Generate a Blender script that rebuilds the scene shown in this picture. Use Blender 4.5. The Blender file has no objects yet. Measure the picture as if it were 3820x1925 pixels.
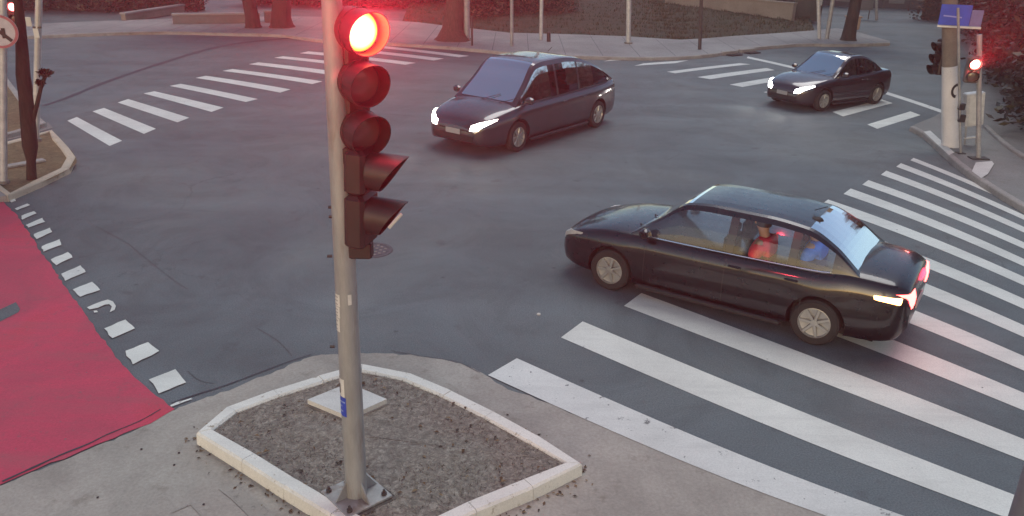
import bpy, math, random
from math import radians as R, sin, cos, pi, tan, sqrt, atan2
from mathutils import Vector, Matrix

# ------------------------------------------------------------------ camera, sky, sun, exposure
sc = bpy.context.scene
col = sc.collection
CAM_H = 5.0
PITCH, ROLL, FPX = R(22.12), 0.021, 1.608 * 1910.0
cam_d = bpy.data.cameras.new("camera")
cam_d.sensor_width = 36.0
cam_d.lens = 1.608 * 18.0
cam_d.clip_start, cam_d.clip_end = 0.05, 900.0
cam = bpy.data.objects.new("camera", cam_d)
cam.matrix_world = Matrix.Translation((0, 0, CAM_H)) @ Matrix.Rotation(pi / 2 - PITCH, 4, 'X') @ Matrix.Rotation(ROLL, 4, 'Z')
col.objects.link(cam)
sc.camera = cam

SUN_EL, SUN_AZ = 14.0, 200.0
world = bpy.data.worlds.new("World")
sc.world = world
world.use_nodes = True
wn = world.node_tree
wn.nodes.clear()
w_out = wn.nodes.new("ShaderNodeOutputWorld")
w_bg = wn.nodes.new("ShaderNodeBackground")
w_sky = wn.nodes.new("ShaderNodeTexSky")
w_sky.sky_type = 'NISHITA'
w_sky.sun_disc = False
w_sky.sun_elevation = R(SUN_EL)
w_sky.sun_rotation = R(SUN_AZ)
w_sky.dust_density = 1.2
w_sky.air_density = 1.0
w_sky.ozone_density = 1.3
w_bg.inputs['Strength'].default_value = 0.06
wn.links.new(w_sky.outputs[0], w_bg.inputs[0])
wn.links.new(w_bg.outputs[0], w_out.inputs[0])

sun_d = bpy.data.lights.new("sun", 'SUN')
sun_d.energy = 0.55
sun_d.angle = R(40)
sun_d.color = (1.0, 0.99, 0.97)
sun = bpy.data.objects.new("sun", sun_d)
sun.rotation_euler = (R(90 - 62), 0, R(-SUN_AZ))
col.objects.link(sun)

sc.view_settings.view_transform = 'Standard'
sc.view_settings.look = 'None'
sc.view_settings.gamma = 1.0
sc.view_settings.exposure = 1.45
sc.view_settings.use_curve_mapping = False
sc.cycles.volume_bounces = 0
sc.cycles.max_bounces = 6
sc.cycles.sample_clamp_indirect = 3.0
sc.cycles.transparent_max_bounces = 16

rnd = random.Random(7)

# ------------------------------------------------------------------ surveying: photo pixels (3820 x 1925) to world
_cr, _sr, _cp, _sp = cos(ROLL), sin(ROLL), cos(PITCH), sin(PITCH)

def ray(px, py):
    x, y = (px - 1910.0) / FPX, (py - 962.5) / FPX
    X, Y = x * _cr + y * _sr, -x * _sr + y * _cr
    return Vector((X, _cp - Y * _sp, -_sp - Y * _cp))

def G(px, py, z=0.0):
    r = ray(px, py)
    t = (CAM_H - z) / -r.z
    return Vector((r.x * t, r.y * t, z))

def at(px, py, wy):
    r = ray(px, py)
    t = wy / r.y
    return Vector((r.x * t, wy, CAM_H + r.z * t))

# barrel distortion of the security camera: lets straight painted lines be followed between two measured ends
K1, K2, DCX, DCY = 0.103, 0.27, 1910.0, 1000.0

def _und(p):
    x, y = (p[0] - DCX) / 1910.0, (p[1] - DCY) / 1910.0
    r2 = x * x + y * y
    s = 1 + K1 * r2 + K2 * r2 * r2
    return x * s, y * s

def _dis(u):
    ru = sqrt(u[0] ** 2 + u[1] ** 2) + 1e-9
    rd = min(ru, 1.2)
    for _ in range(30):
        rd -= (rd * (1 + K1 * rd ** 2 + K2 * rd ** 4) - ru) / (1 + 3 * K1 * rd ** 2 + 5 * K2 * rd ** 4)
    return DCX + u[0] * rd / ru * 1910.0, DCY + u[1] * rd / ru * 1910.0

def line_px(a, b, n=8, ext=0.0):
    ua, ub = _und(a), _und(b)
    out = []
    for i in range(n + 1):
        t = i / n * (1 + ext)
        out.append(_dis((ua[0] + (ub[0] - ua[0]) * t, ua[1] + (ub[1] - ua[1]) * t)))
    return out

# ------------------------------------------------------------------ materials
def nodes(name):
    m = bpy.data.materials.new(name)
    m.use_nodes = True
    nt = m.node_tree
    b = nt.nodes["Principled BSDF"]
    return m, nt, b

def N(nt, t, **kw):
    n = nt.nodes.new(t)
    for k, v in kw.items():
        if k in n.inputs.keys():
            n.inputs[k].default_value = v
        else:
            setattr(n, k, v)
    return n

def noise(nt, scale, detail=4, rough=0.6, vec=None, dist=0.0):
    n = N(nt, "ShaderNodeTexNoise", Scale=scale, Detail=detail, Roughness=rough, Distortion=dist)
    nt.links.new(vec, n.inputs['Vector'])
    return n.outputs['Fac']

def ramp(nt, fac, stops):
    r = nt.nodes.new("ShaderNodeValToRGB")
    e = r.color_ramp.elements
    while len(e) < len(stops):
        e.new(0.5)
    for el, (p, c) in zip(e, stops):
        el.position = p
        el.color = (c[0], c[1], c[2], 1) if hasattr(c, '__len__') else (c, c, c, 1)
    nt.links.new(fac, r.inputs[0])
    return r.outputs[0]

def mixc(nt, fac, a, b, mode='MIX'):
    m = nt.nodes.new("ShaderNodeMix")
    m.data_type = 'RGBA'
    m.blend_type = mode
    for i, v in ((0, fac), (6, a), (7, b)):
        if isinstance(v, (int, float)):
            m.inputs[i].default_value = v
        elif isinstance(v, tuple):
            m.inputs[i].default_value = (v[0], v[1], v[2], 1)
        else:
            nt.links.new(v, m.inputs[i])
    return m.outputs[2]

def coords(nt, kind='Object'):
    return nt.nodes.new("ShaderNodeTexCoord").outputs[kind]

def geo_pos(nt):
    return nt.nodes.new("ShaderNodeNewGeometry").outputs['Position']

def bump(nt, b, h, strength=0.3, dist=0.01):
    n = N(nt, "ShaderNodeBump", Strength=strength, Distance=dist)
    nt.links.new(h, n.inputs['Height'])
    nt.links.new(n.outputs[0], b.inputs['Normal'])

def plain(name, c, rough=0.5, metal=0.0, coat=0.0, var=0.0, vscale=6.0, spec=None):
    m, nt, b = nodes(name)
    b.inputs['Base Color'].default_value = (*c, 1)
    b.inputs['Roughness'].default_value = rough
    b.inputs['Metallic'].default_value = metal
    b.inputs['Coat Weight'].default_value = coat
    b.inputs['Coat Roughness'].default_value = 0.06
    if spec is not None:
        b.inputs['Specular IOR Level'].default_value = spec
    if var:
        f = noise(nt, vscale, 5, 0.65, geo_pos(nt))
        k = ramp(nt, f, [(0.3, tuple(x * (1 - var) for x in c)), (0.7, tuple(min(1, x * (1 + var)) for x in c))])
        nt.links.new(k, b.inputs['Base Color'])
    return m

def emit(name, c, s):
    m, nt, b = nodes(name)
    b.inputs['Base Color'].default_value = (*c, 1)
    b.inputs['Emission Color'].default_value = (*c, 1)
    b.inputs['Emission Strength'].default_value = s
    return m

def mat_asphalt():
    m, nt, b = nodes("asphalt")
    P = geo_pos(nt)
    big = noise(nt, 0.16, 5, 0.6, P, 0.6)
    mid = noise(nt, 1.1, 6, 0.65, P)
    fine = noise(nt, 55, 3, 0.7, P)
    base = ramp(nt, big, [(0.28, (0.078, 0.104, 0.116)), (0.5, (0.118, 0.150, 0.162)), (0.72, (0.158, 0.184, 0.182))])
    c = mixc(nt, 0.55, base, ramp(nt, mid, [(0.3, 0.62), (0.7, 1.0)]), 'MULTIPLY')
    c = mixc(nt, 0.75, c, ramp(nt, fine, [(0.3, 0.5), (0.65, 1.35)]), 'MULTIPLY')
    pat = noise(nt, 0.45, 8, 0.75, P, 1.5)
    c = mixc(nt, 0.6, c, ramp(nt, pat, [(0.40, 0.74), (0.50, 1.0), (0.62, 1.16)]), 'MULTIPLY')
    oil = noise(nt, 1.9, 3, 0.5, P)
    c = mixc(nt, ramp(nt, oil, [(0.66, 0.0), (0.74, 0.45)]), c, (0.05, 0.052, 0.058))
    # polished wheel tracks: long stretched noise
    mp = N(nt, "ShaderNodeMapping")
    mp.inputs['Rotation'].default_value = (0, 0, R(33))
    mp.inputs['Scale'].default_value = (0.05, 0.75, 1)
    nt.links.new(P, mp.inputs['Vector'])
    tr = noise(nt, 1.0, 3, 0.5, mp.outputs[0])
    c = mixc(nt, 0.5, c, ramp(nt, tr, [(0.35, 0.72), (0.65, 1.15)]), 'MULTIPLY')
    # cracks in patches
    dn = noise(nt, 2.2, 4, 0.6, P)
    dv = nt.nodes.new("ShaderNodeVectorMath"); dv.operation = 'ADD'
    nt.links.new(P, dv.inputs[0]); nt.links.new(dn, dv.inputs[1])
    v = N(nt, "ShaderNodeTexVoronoi", Scale=0.42)
    v.feature = 'DISTANCE_TO_EDGE'
    nt.links.new(dv.outputs[0], v.inputs['Vector'])
    ck = ramp(nt, v.outputs['Distance'], [(0.0, 1.0), (0.009, 0.0)])
    mask = ramp(nt, noise(nt, 0.23, 2, 0.5, P), [(0.5, 0.0), (0.6, 0.45)])
    cm = nt.nodes.new("ShaderNodeMath"); cm.operation = 'MULTIPLY'
    nt.links.new(ck, cm.inputs[0]); nt.links.new(mask, cm.inputs[1])
    c = mixc(nt, cm.outputs[0], c, (0.03, 0.032, 0.034))
    # small oil drops
    sp = N(nt, "ShaderNodeTexVoronoi", Scale=1.3)
    nt.links.new(P, sp.inputs['Vector'])
    c = mixc(nt, ramp(nt, sp.outputs['Distance'], [(0.02, 0.6), (0.06, 0.0)]), c, (0.03, 0.03, 0.035))
    nt.links.new(c, b.inputs['Base Color'])
    nt.links.new(ramp(nt, mid, [(0.3, 0.62), (0.7, 0.82)]), b.inputs['Roughness'])
    bump(nt, b, fine, 0.35, 0.006)
    return m

def mat_concrete(name, c, var=0.25, sc1=0.8, stain=(0.12, 0.10, 0.07)):
    m, nt, b = nodes(name)
    P = geo_pos(nt)
    f1 = noise(nt, sc1, 6, 0.65, P, 0.4)
    f2 = noise(nt, 30, 4, 0.7, P)
    f3 = noise(nt, 3.2, 5, 0.7, P)
    k = ramp(nt, f1, [(0.3, tuple(x * (1 - var) for x in c)), (0.7, tuple(x * (1 + var) for x in c))])
    k = mixc(nt, 0.6, k, ramp(nt, f2, [(0.3, 0.7), (0.7, 1.15)]), 'MULTIPLY')
    k = mixc(nt, ramp(nt, f3, [(0.58, 0.0), (0.75, 0.55)]), k, stain)
    nt.links.new(k, b.inputs['Base Color'])
    b.inputs['Roughness'].default_value = 0.9
    bump(nt, b, f2, 0.35, 0.006)
    return m

def mat_paint(name, c, wear=0.5, under=(0.075, 0.08, 0.085)):
    """road paint: white film with worn holes, cracks and tyre dirt"""
    m, nt, b = nodes(name)
    P = geo_pos(nt)
    f1 = noise(nt, 0.9, 5, 0.6, P)
    f2 = noise(nt, 7, 6, 0.75, P)
    f3 = noise(nt, 60, 3, 0.7, P)
    k = ramp(nt, f1, [(0.3, tuple(x * 0.8 for x in c)), (0.7, c)])
    k = mixc(nt, 0.35, k, ramp(nt, f3, [(0.3, 0.6), (0.6, 1.1)]), 'MULTIPLY')
    mp = N(nt, "ShaderNodeMapping")
    mp.inputs['Rotation'].default_value = (0, 0, R(35)); mp.inputs['Scale'].default_value = (0.35, 3.0, 1)
    nt.links.new(P, mp.inputs['Vector'])
    st = noise(nt, 2.0, 5, 0.6, mp.outputs[0])
    k = mixc(nt, ramp(nt, st, [(0.5, 0.0), (0.75, 0.4)]), k, tuple(x * 0.62 for x in c))
    hole = ramp(nt, f2, [(0.66 - 0.1 * wear, 0.0), (0.70 - 0.08 * wear, 1.0)])
    k = mixc(nt, hole, k, under)
    nt.links.new(k, b.inputs['Base Color'])
    b.inputs['Roughness'].default_value = 0.7
    bump(nt, b, f3, 0.2, 0.003)
    return m

def mat_red_lane():
    m, nt, b = nodes("red lane paint")
    P = geo_pos(nt)
    f1 = noise(nt, 0.5, 5, 0.6, P, 0.8)
    f2 = noise(nt, 4, 6, 0.75, P)
    f3 = noise(nt, 50, 3, 0.7, P)
    k = ramp(nt, f1, [(0.3, (0.38, 0.050, 0.09)), (0.55, (0.56, 0.052, 0.105)), (0.75, (0.54, 0.040, 0.065))])
    k = mixc(nt, 0.45, k, ramp(nt, f3, [(0.3, 0.6), (0.65, 1.1)]), 'MULTIPLY')
    k = mixc(nt, ramp(nt, f2, [(0.56, 0.0), (0.70, 0.5)]), k, (0.20, 0.085, 0.10))
    mp = N(nt, "ShaderNodeMapping")
    mp.inputs['Rotation'].default_value = (0, 0, R(50)); mp.inputs['Scale'].default_value = (0.25, 2.2, 1)
    nt.links.new(P, mp.inputs['Vector'])
    st = noise(nt, 1.2, 6, 0.7, mp.outputs[0])
    k = mixc(nt, ramp(nt, st, [(0.48, 0.0), (0.72, 0.55)]), k, (0.32, 0.085, 0.105))
    chip = noise(nt, 16, 5, 0.8, P)
    k = mixc(nt, ramp(nt, chip, [(0.63, 0.0), (0.67, 0.8)]), k, (0.15, 0.12, 0.125))
    nt.links.new(k, b.inputs['Base Color'])
    b.inputs['Roughness'].default_value = 0.75
    bump(nt, b, f3, 0.25, 0.004)
    return m

def mat_soil(name, a, c, d, scale=5.0):
    m, nt, b = nodes(name)
    P = geo_pos(nt)
    f1 = noise(nt, 0.8, 4, 0.6, P)
    f2 = noise(nt, scale * 2.2, 7, 0.8, P, 0.8)
    f3 = noise(nt, scale * 9, 3, 0.8, P)
    k = ramp(nt, f2, [(0.32, a), (0.5, c), (0.68, d)])
    k = mixc(nt, 0.6, k, ramp(nt, f3, [(0.3, 0.6), (0.65, 1.3)]), 'MULTIPLY')
    k = mixc(nt, 0.6, k, ramp(nt, f1, [(0.3, 0.7), (0.7, 1.1)]), 'MULTIPLY')
    nt.links.new(k, b.inputs['Base Color'])
    b.inputs['Roughness'].default_value = 0.95
    bump(nt, b, f2, 0.6, 0.02)
    return m

def mat_pole_galv():
    m, nt, b = nodes("galvanised steel")
    P = coords(nt)
    mp = N(nt, "ShaderNodeMapping"); mp.inputs['Scale'].default_value = (3, 3, 0.6)
    nt.links.new(P, mp.inputs['Vector'])
    f1 = noise(nt, 2.0, 6, 0.7, mp.outputs[0])
    f2 = noise(nt, 1.1, 5, 0.7, mp.outputs[0], 0.5)
    k = ramp(nt, f1, [(0.3, (0.24, 0.245, 0.24)), (0.7, (0.38, 0.38, 0.37))])
    k = mixc(nt, ramp(nt, f2, [(0.52, 0.0), (0.66, 0.65)]), k, (0.17, 0.115, 0.08))
    nt.links.new(k, b.inputs['Base Color'])
    b.inputs['Metallic'].default_value = 0.25
    b.inputs['Roughness'].default_value = 0.55
    bump(nt, b, f1, 0.15, 0.003)
    return m

def mat_leaf(name, a, c):
    m, nt, b = nodes(name)
    P = geo_pos(nt)
    f = noise(nt, 1.3, 3, 0.6, P)
    f2 = noise(nt, 14, 2, 0.6, P)
    k = ramp(nt, f, [(0.3, a), (0.7, c)])
    k = mixc(nt, 0.7, k, ramp(nt, f2, [(0.3, 0.5), (0.7, 1.5)]), 'MULTIPLY')
    nt.links.new(k, b.inputs['Base Color'])
    b.inputs['Roughness'].default_value = 0.6
    return m

def mat_bark(name, c):
    m, nt, b = nodes(name)
    P = coords(nt)
    mp = N(nt, "ShaderNodeMapping"); mp.inputs['Scale'].default_value = (9, 9, 1.6)
    nt.links.new(P, mp.inputs['Vector'])
    f = noise(nt, 2.0, 7, 0.75, mp.outputs[0], 0.5)
    nt.links.new(ramp(nt, f, [(0.3, tuple(x * 0.5 for x in c)), (0.7, tuple(x * 1.5 for x in c))]), b.inputs['Base Color'])
    b.inputs['Roughness'].default_value = 0.95
    bump(nt, b, f, 0.9, 0.03)
    return m

def mat_glass(name, tint, refl=1.0, ior=1.62):
    m = bpy.data.materials.new(name)
    m.use_nodes = True
    nt = m.node_tree
    nt.nodes.clear()
    o = nt.nodes.new("ShaderNodeOutputMaterial")
    mx = nt.nodes.new("ShaderNodeMixShader")
    t = nt.nodes.new("ShaderNodeBsdfTransparent"); t.inputs[0].default_value = (*tint, 1)
    g = nt.nodes.new("ShaderNodeBsdfGlossy"); g.inputs['Roughness'].default_value = 0.05
    g.inputs['Color'].default_value = (refl, refl, refl, 1)
    f = nt.nodes.new("ShaderNodeFresnel"); f.inputs[0].default_value = ior
    nt.links.new(f.outputs[0], mx.inputs[0]); nt.links.new(t.outputs[0], mx.inputs[1]); nt.links.new(g.outputs[0], mx.inputs[2])
    nt.links.new(mx.outputs[0], o.inputs[0])
    return m

M = dict(
    asphalt=mat_asphalt(),
    apron=mat_concrete("gutter concrete", (0.35, 0.325, 0.285), 0.25, 0.8),
    walk=mat_concrete("pavement concrete", (0.22, 0.22, 0.21), 0.2, 0.5),
    far_walk=mat_concrete("pale pavement", (0.27, 0.265, 0.26), 0.22, 0.35, (0.14, 0.14, 0.13)),
    kerb=mat_paint("whitewashed kerb", (0.80, 0.77, 0.70), 0.6, (0.36, 0.31, 0.24)),
    kerb_warm_lit=mat_paint("warm lit whitewashed kerb", (0.60, 0.50, 0.38), 0.9, (0.34, 0.26, 0.18)),  # whitewash with the warm streetlight tone put into its colour
    kerb_grey=mat_concrete("kerb concrete", (0.33, 0.31, 0.29), 0.2, 2.0),
    white=mat_paint("crossing paint", (0.76, 0.77, 0.71), 0.0),
    white_worn=mat_paint("worn crossing paint", (0.72, 0.73, 0.69), 0.45),
    pale_mark=mat_paint("faded marking", (0.34, 0.32, 0.28), 0.9, (0.19, 0.178, 0.158)),
    red=mat_red_lane(),
    soil=mat_soil("dry soil and dead grass", (0.10, 0.088, 0.072), (0.22, 0.195, 0.165), (0.42, 0.38, 0.32), 6.5),
    soil_brown=mat_soil("brown verge soil", (0.09, 0.066, 0.036), (0.16, 0.118, 0.062), (0.24, 0.18, 0.10), 3.0),
    bank=mat_soil("mown bank grass", (0.014, 0.015, 0.006), (0.034, 0.034, 0.014), (0.066, 0.062, 0.028), 1.3),
    galv=mat_pole_galv(),
    steel=plain("grey painted steel", (0.30, 0.30, 0.30), 0.5, 0.2, var=0.25),
    pale_steel=plain("pale painted steel", (0.48, 0.47, 0.46), 0.45, 0.2, var=0.2),
    dark_steel=plain("dark steel", (0.06, 0.055, 0.055), 0.5, 0.3, var=0.3),
    black=plain("black plastic", (0.018, 0.018, 0.02), 0.45, var=0.2),
    housing=plain("dark signal housing", (0.014, 0.011, 0.012), 0.5, var=0.3),
    visor_in=plain("visor inside", (0.035, 0.03, 0.03), 0.6),
    lens_off=plain("unlit dark lens", (0.10, 0.06, 0.055), 0.25, coat=0.5),
    concrete=mat_concrete("pole concrete", (0.19, 0.155, 0.13), 0.2, 1.5),
    whitewash=mat_paint("whitewashed pole base", (0.78, 0.74, 0.73), 0.1, (0.3, 0.28, 0.26)),
    slab=mat_paint("white painted slab", (0.68, 0.66, 0.62), 0.2, (0.35, 0.32, 0.28)),
    sticker=plain("paper sticker", (0.62, 0.60, 0.56), 0.6, var=0.1, vscale=20),
    ink=plain("grey print", (0.30, 0.29, 0.28), 0.6),
    blue=plain("blue enamel", (0.015, 0.06, 0.42), 0.6, var=0.2),
    rubber=plain("rubber", (0.018, 0.018, 0.019), 0.8, var=0.2),
    rim=plain("alloy rim", (0.45, 0.44, 0.42), 0.35, 0.7, var=0.1),
    chrome=plain("bright trim", (0.75, 0.75, 0.75), 0.18, 1.0),
    seat=plain("dark seat cloth", (0.03, 0.03, 0.033), 0.9, var=0.2),
    plate=plain("grey number plate", (0.32, 0.32, 0.33), 0.5),
    leaf_dark=mat_leaf("dark foliage", (0.006, 0.007, 0.005), (0.020, 0.020, 0.013)),
    leaf_mid=mat_leaf("dull foliage", (0.025, 0.028, 0.014), (0.075, 0.075, 0.045)),
    bark=mat_bark("bark", (0.085, 0.055, 0.045)),
    bark_dark=mat_bark("dark bark", (0.030, 0.024, 0.020)),
    wall_beige=mat_concrete("beige render", (0.24, 0.21, 0.18), 0.2, 0.7),
    wall_dark=mat_concrete("dark render", (0.06, 0.055, 0.06), 0.25, 0.6, (0.03, 0.03, 0.03)),
    panel=mat_concrete("grey panel", (0.15, 0.15, 0.15), 0.15, 0.8),
    warm=mat_concrete("warm lit render", (0.45, 0.32, 0.24), 0.1, 1.0),  # ochre tone stands for warm light falling on the wall block
    crack=plain('old crack filler', (0.075, 0.082, 0.09), 0.8, var=0.3),
    joint=plain("tar joint", (0.030, 0.032, 0.045), 0.6, var=0.3),
    hole=plain("drain darkness", (0.008, 0.008, 0.010), 0.9),
    iron=plain("cast iron", (0.085, 0.075, 0.085), 0.6, 0.4, var=0.35, vscale=12),
    cover=plain("concrete cover", (0.22, 0.2, 0.18), 0.9, var=0.25),
    skin=plain("skin", (0.42, 0.25, 0.17), 0.6),
    hair=plain("hair", (0.02, 0.015, 0.012), 0.7),
    cloth_red=plain("red cloth", (0.80, 0.05, 0.09), 0.8, var=0.15),
    cloth_white=plain("white cloth", (0.75, 0.70, 0.70), 0.8, var=0.1),
    cloth_blue=plain("blue cloth", (0.06, 0.24, 0.85), 0.8, var=0.15),
)
GLASS = mat_glass("tinted glass", (0.22, 0.24, 0.26))
GLASS_SCREEN = mat_glass("windscreen glass", (0.20, 0.23, 0.25), 1.0, 2.3)
GLASS_CLEAR = mat_glass("clear glass", (0.84, 0.86, 0.88))

def car_paint(name, c, coat=1.0, rough=0.35):
    m, nt, b = nodes(name)
    P = geo_pos(nt)
    f = noise(nt, 2.5, 4, 0.6, P)
    nt.links.new(ramp(nt, f, [(0.3, tuple(x * 0.85 for x in c)), (0.7, tuple(x * 1.15 for x in c))]), b.inputs['Base Color'])
    nt.links.new(ramp(nt, noise(nt, 9, 5, 0.7, P), [(0.3, rough * 0.8), (0.7, rough * 1.3)]), b.inputs['Roughness'])
    b.inputs['Coat Weight'].default_value = coat
    b.inputs['Coat Roughness'].default_value = 0.08
    b.inputs['Coat IOR'].default_value = 1.75
    b.inputs['Metallic'].default_value = 0.35
    return m

# ------------------------------------------------------------------ mesh helpers
class MB:
    def __init__(s):
        s.v, s.f, s.mi = [], [], []

    def add(s, vs, fs, mi=0):
        k = len(s.v)
        s.v += [tuple(v) for v in vs]
        s.f += [tuple(i + k for i in f) for f in fs]
        s.mi += [mi] * len(fs)

    def box(s, x0, y0, z0, x1, y1, z1, mi=0, M4=None, bev=0.0):
        b = min(bev, (x1 - x0) / 2.01, (y1 - y0) / 2.01, (z1 - z0) / 2.01)
        if b <= 0:
            vs = [(x0, y0, z0), (x1, y0, z0), (x1, y1, z0), (x0, y1, z0), (x0, y0, z1), (x1, y0, z1), (x1, y1, z1), (x0, y1, z1)]
            fs = [(3, 2, 1, 0), (4, 5, 6, 7), (0, 1, 5, 4), (1, 2, 6, 5), (2, 3, 7, 6), (3, 0, 4, 7)]
        else:
            vs, fs = [], []
            rings = [(b, z0), (0, z0 + b), (0, z1 - b), (b, z1)]
            for ins, z in rings:
                e = b
                X0, X1, Y0, Y1 = x0 + ins, x1 - ins, y0 + ins, y1 - ins
                vs += [(X0 + e, Y0, z), (X1 - e, Y0, z), (X1, Y0 + e, z), (X1, Y1 - e, z), (X1 - e, Y1, z), (X0 + e, Y1, z), (X0, Y1 - e, z), (X0, Y0 + e, z)]
            for r in range(3):
                for i in range(8):
                    j = (i + 1) % 8
                    fs.append((r * 8 + i, r * 8 + j, r * 8 + 8 + j, r * 8 + 8 + i))
            fs.append(tuple(range(7, -1, -1)))
            fs.append(tuple(range(24, 32)))
        if M4 is not None:
            vs = [M4 @ Vector(v) for v in vs]
        s.add(vs, fs, mi)

    def tube(s, pts, rad, n=12, cap=True, mi=0, M4=None):
        pts = [Vector(p) for p in pts]
        if not hasattr(rad, '__len__'):
            rad = [rad] * len(pts)
        vs, fs = [], []
        ref = None
        for i, p in enumerate(pts):
            d = (pts[min(i + 1, len(pts) - 1)] - pts[max(i - 1, 0)]).normalized()
            if ref is None:
                ref = Vector((1, 0, 0)) if abs(d.x) < 0.8 else Vector((0, 1, 0))
            a = (ref - d * ref.dot(d)).normalized()
            ref = a
            b = d.cross(a)
            for k in range(n):
                t = 2 * pi * k / n
                vs.append(p + (a * cos(t) + b * sin(t)) * rad[i])
        for i in range(len(pts) - 1):
            for k in range(n):
                j = (k + 1) % n
                fs.append((i * n + k, i * n + j, (i + 1) * n + j, (i + 1) * n + k))
        if cap:
            fs.append(tuple(range(n - 1, -1, -1)))
            fs.append(tuple((len(pts) - 1) * n + k for k in range(n)))
        if M4 is not None:
            vs = [M4 @ v for v in vs]
        s.add(vs, fs, mi)

    def lathe(s, prof, n=24, M4=None, mi=0, axis='Y'):
        """profile (r, h) swept round an axis"""
        vs, fs = [], []
        for (r, h) in prof:
            for k in range(n):
                t = 2 * pi * k / n
                vs.append(Vector((r * cos(t), h, r * sin(t))) if axis == 'Y' else (Vector((h, r * cos(t), r * sin(t))) if axis == 'X' else Vector((r * cos(t), r * sin(t), h))))
        for i in range(len(prof) - 1):
            for k in range(n):
                j = (k + 1) % n
                fs.append((i * n + k, i * n + j, (i + 1) * n + j, (i + 1) * n + k))
        if M4 is not None:
            vs = [M4 @ v for v in vs]
        s.add(vs, fs, mi)

    def grid(s, rows, mi=0, flip=False, closed=False):
        n = len(rows[0]); vs = [p for r in rows for p in r]; fs = []
        for i in range(len(rows) - 1):
            for k in range(n if closed else n - 1):
                j = (k + 1) % n
                f = (i * n + k, i * n + j, (i + 1) * n + j, (i + 1) * n + k)
                fs.append(f[::-1] if flip else f)
        s.add(vs, fs, mi)

    def prism(s, poly, z0, z1, mi=0, M4=None):
        n = len(poly)
        vs = [(p[0], p[1], z0) for p in poly] + [(p[0], p[1], z1) for p in poly]
        fs = [tuple(range(n - 1, -1, -1)), tuple(range(n, 2 * n))] + [(i, (i + 1) % n, n + (i + 1) % n, n + i) for i in range(n)]
        if M4 is not None:
            vs = [M4 @ Vector(v) for v in vs]
        s.add(vs, fs, mi)

    def build(s, name, mats, parent=None, smooth=False, fix=True):
        me = bpy.data.meshes.new(name)
        me.from_pydata(s.v, [], s.f)
        if not hasattr(mats, '__len__'):
            mats = [mats]
        for m in mats:
            me.materials.append(m)
        if len(mats) > 1:
            me.polygons.foreach_set("material_index", s.mi)
        if fix:
            import bmesh
            b = bmesh.new(); b.from_mesh(me)
            bmesh.ops.recalc_face_normals(b, faces=b.faces)
            b.to_mesh(me); b.free()
        if smooth:
            me.polygons.foreach_set("use_smooth", [True] * len(me.polygons))
            try:
                me.set_sharp_from_angle(angle=R(38))
            except Exception:
                pass
        me.update()
        o = bpy.data.objects.new(name, me)
        col.objects.link(o)
        if parent is not None:
            o.parent = parent
        return o

def tag(o, label=None, cat=None, group=None, kind=None):
    if label: o['label'] = label
    if cat: o['category'] = cat
    if group: o['group'] = group
    if kind: o['kind'] = kind
    return o

def thing(name, loc, label, cat, rz=0.0, group=None):
    o = bpy.data.objects.new(name, None)
    o.empty_display_size = 0.3
    o.location = loc
    o.rotation_euler = (0, 0, rz)
    col.objects.link(o)
    return tag(o, label, cat, group)

def structure(o):
    o['kind'] = 'structure'
    return o

def sheet(name, pts, z, mat, parent=None, sub=0):
    """flat polygon lying on the ground at height z"""
    mb = MB()
    mb.add([(p[0], p[1], z) for p in pts], [tuple(range(len(pts)))])
    o = mb.build(name, mat, parent)
    if o.data.polygons[0].normal.z < 0:
        o.data.flip_normals()
    return o

def smooth_poly(pts, per=6, closed=False):
    """Catmull-Rom through points"""
    P = [Vector(p) for p in pts]
    n = len(P); out = []
    rng = range(n if closed else n - 1)
    for i in rng:
        p0 = P[(i - 1) % n] if (closed or i > 0) else P[i] * 2 - P[i + 1]
        p1, p2 = P[i], P[(i + 1) % n]
        p3 = P[(i + 2) % n] if (closed or i + 2 < n) else p2 * 2 - p1
        for k in range(per):
            t = k / per
            out.append(0.5 * ((2 * p1) + (p2 - p0) * t + (2 * p0 - 5 * p1 + 4 * p2 - p3) * t * t + (3 * p1 - p0 - 3 * p2 + p3) * t ** 3))
    if not closed:
        out.append(P[-1])
    return out

def resample(pts, step):
    out = [pts[0].copy()]; acc = 0.0
    for a, b in zip(pts, pts[1:]):
        L = (b - a).length
        while acc + L >= step:
            t = (step - acc) / L
            a = a + (b - a) * t
            out.append(a.copy()); L = (b - a).length; acc = 0.0
        acc += L
    if (out[-1] - pts[-1]).length > step * 0.3:
        out.append(pts[-1].copy())
    return out

def offset_poly(pts, d, closed=False):
    n = len(pts); out = []
    for i in range(n):
        a = pts[(i - 1) % n] if (closed or i > 0) else pts[i]
        b = pts[(i + 1) % n] if (closed or i < n - 1) else pts[i]
        t = (b - a); t.z = 0; t.normalize()
        out.append(pts[i] + Vector((-t.y, t.x, 0)) * d)
    return out

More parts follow.
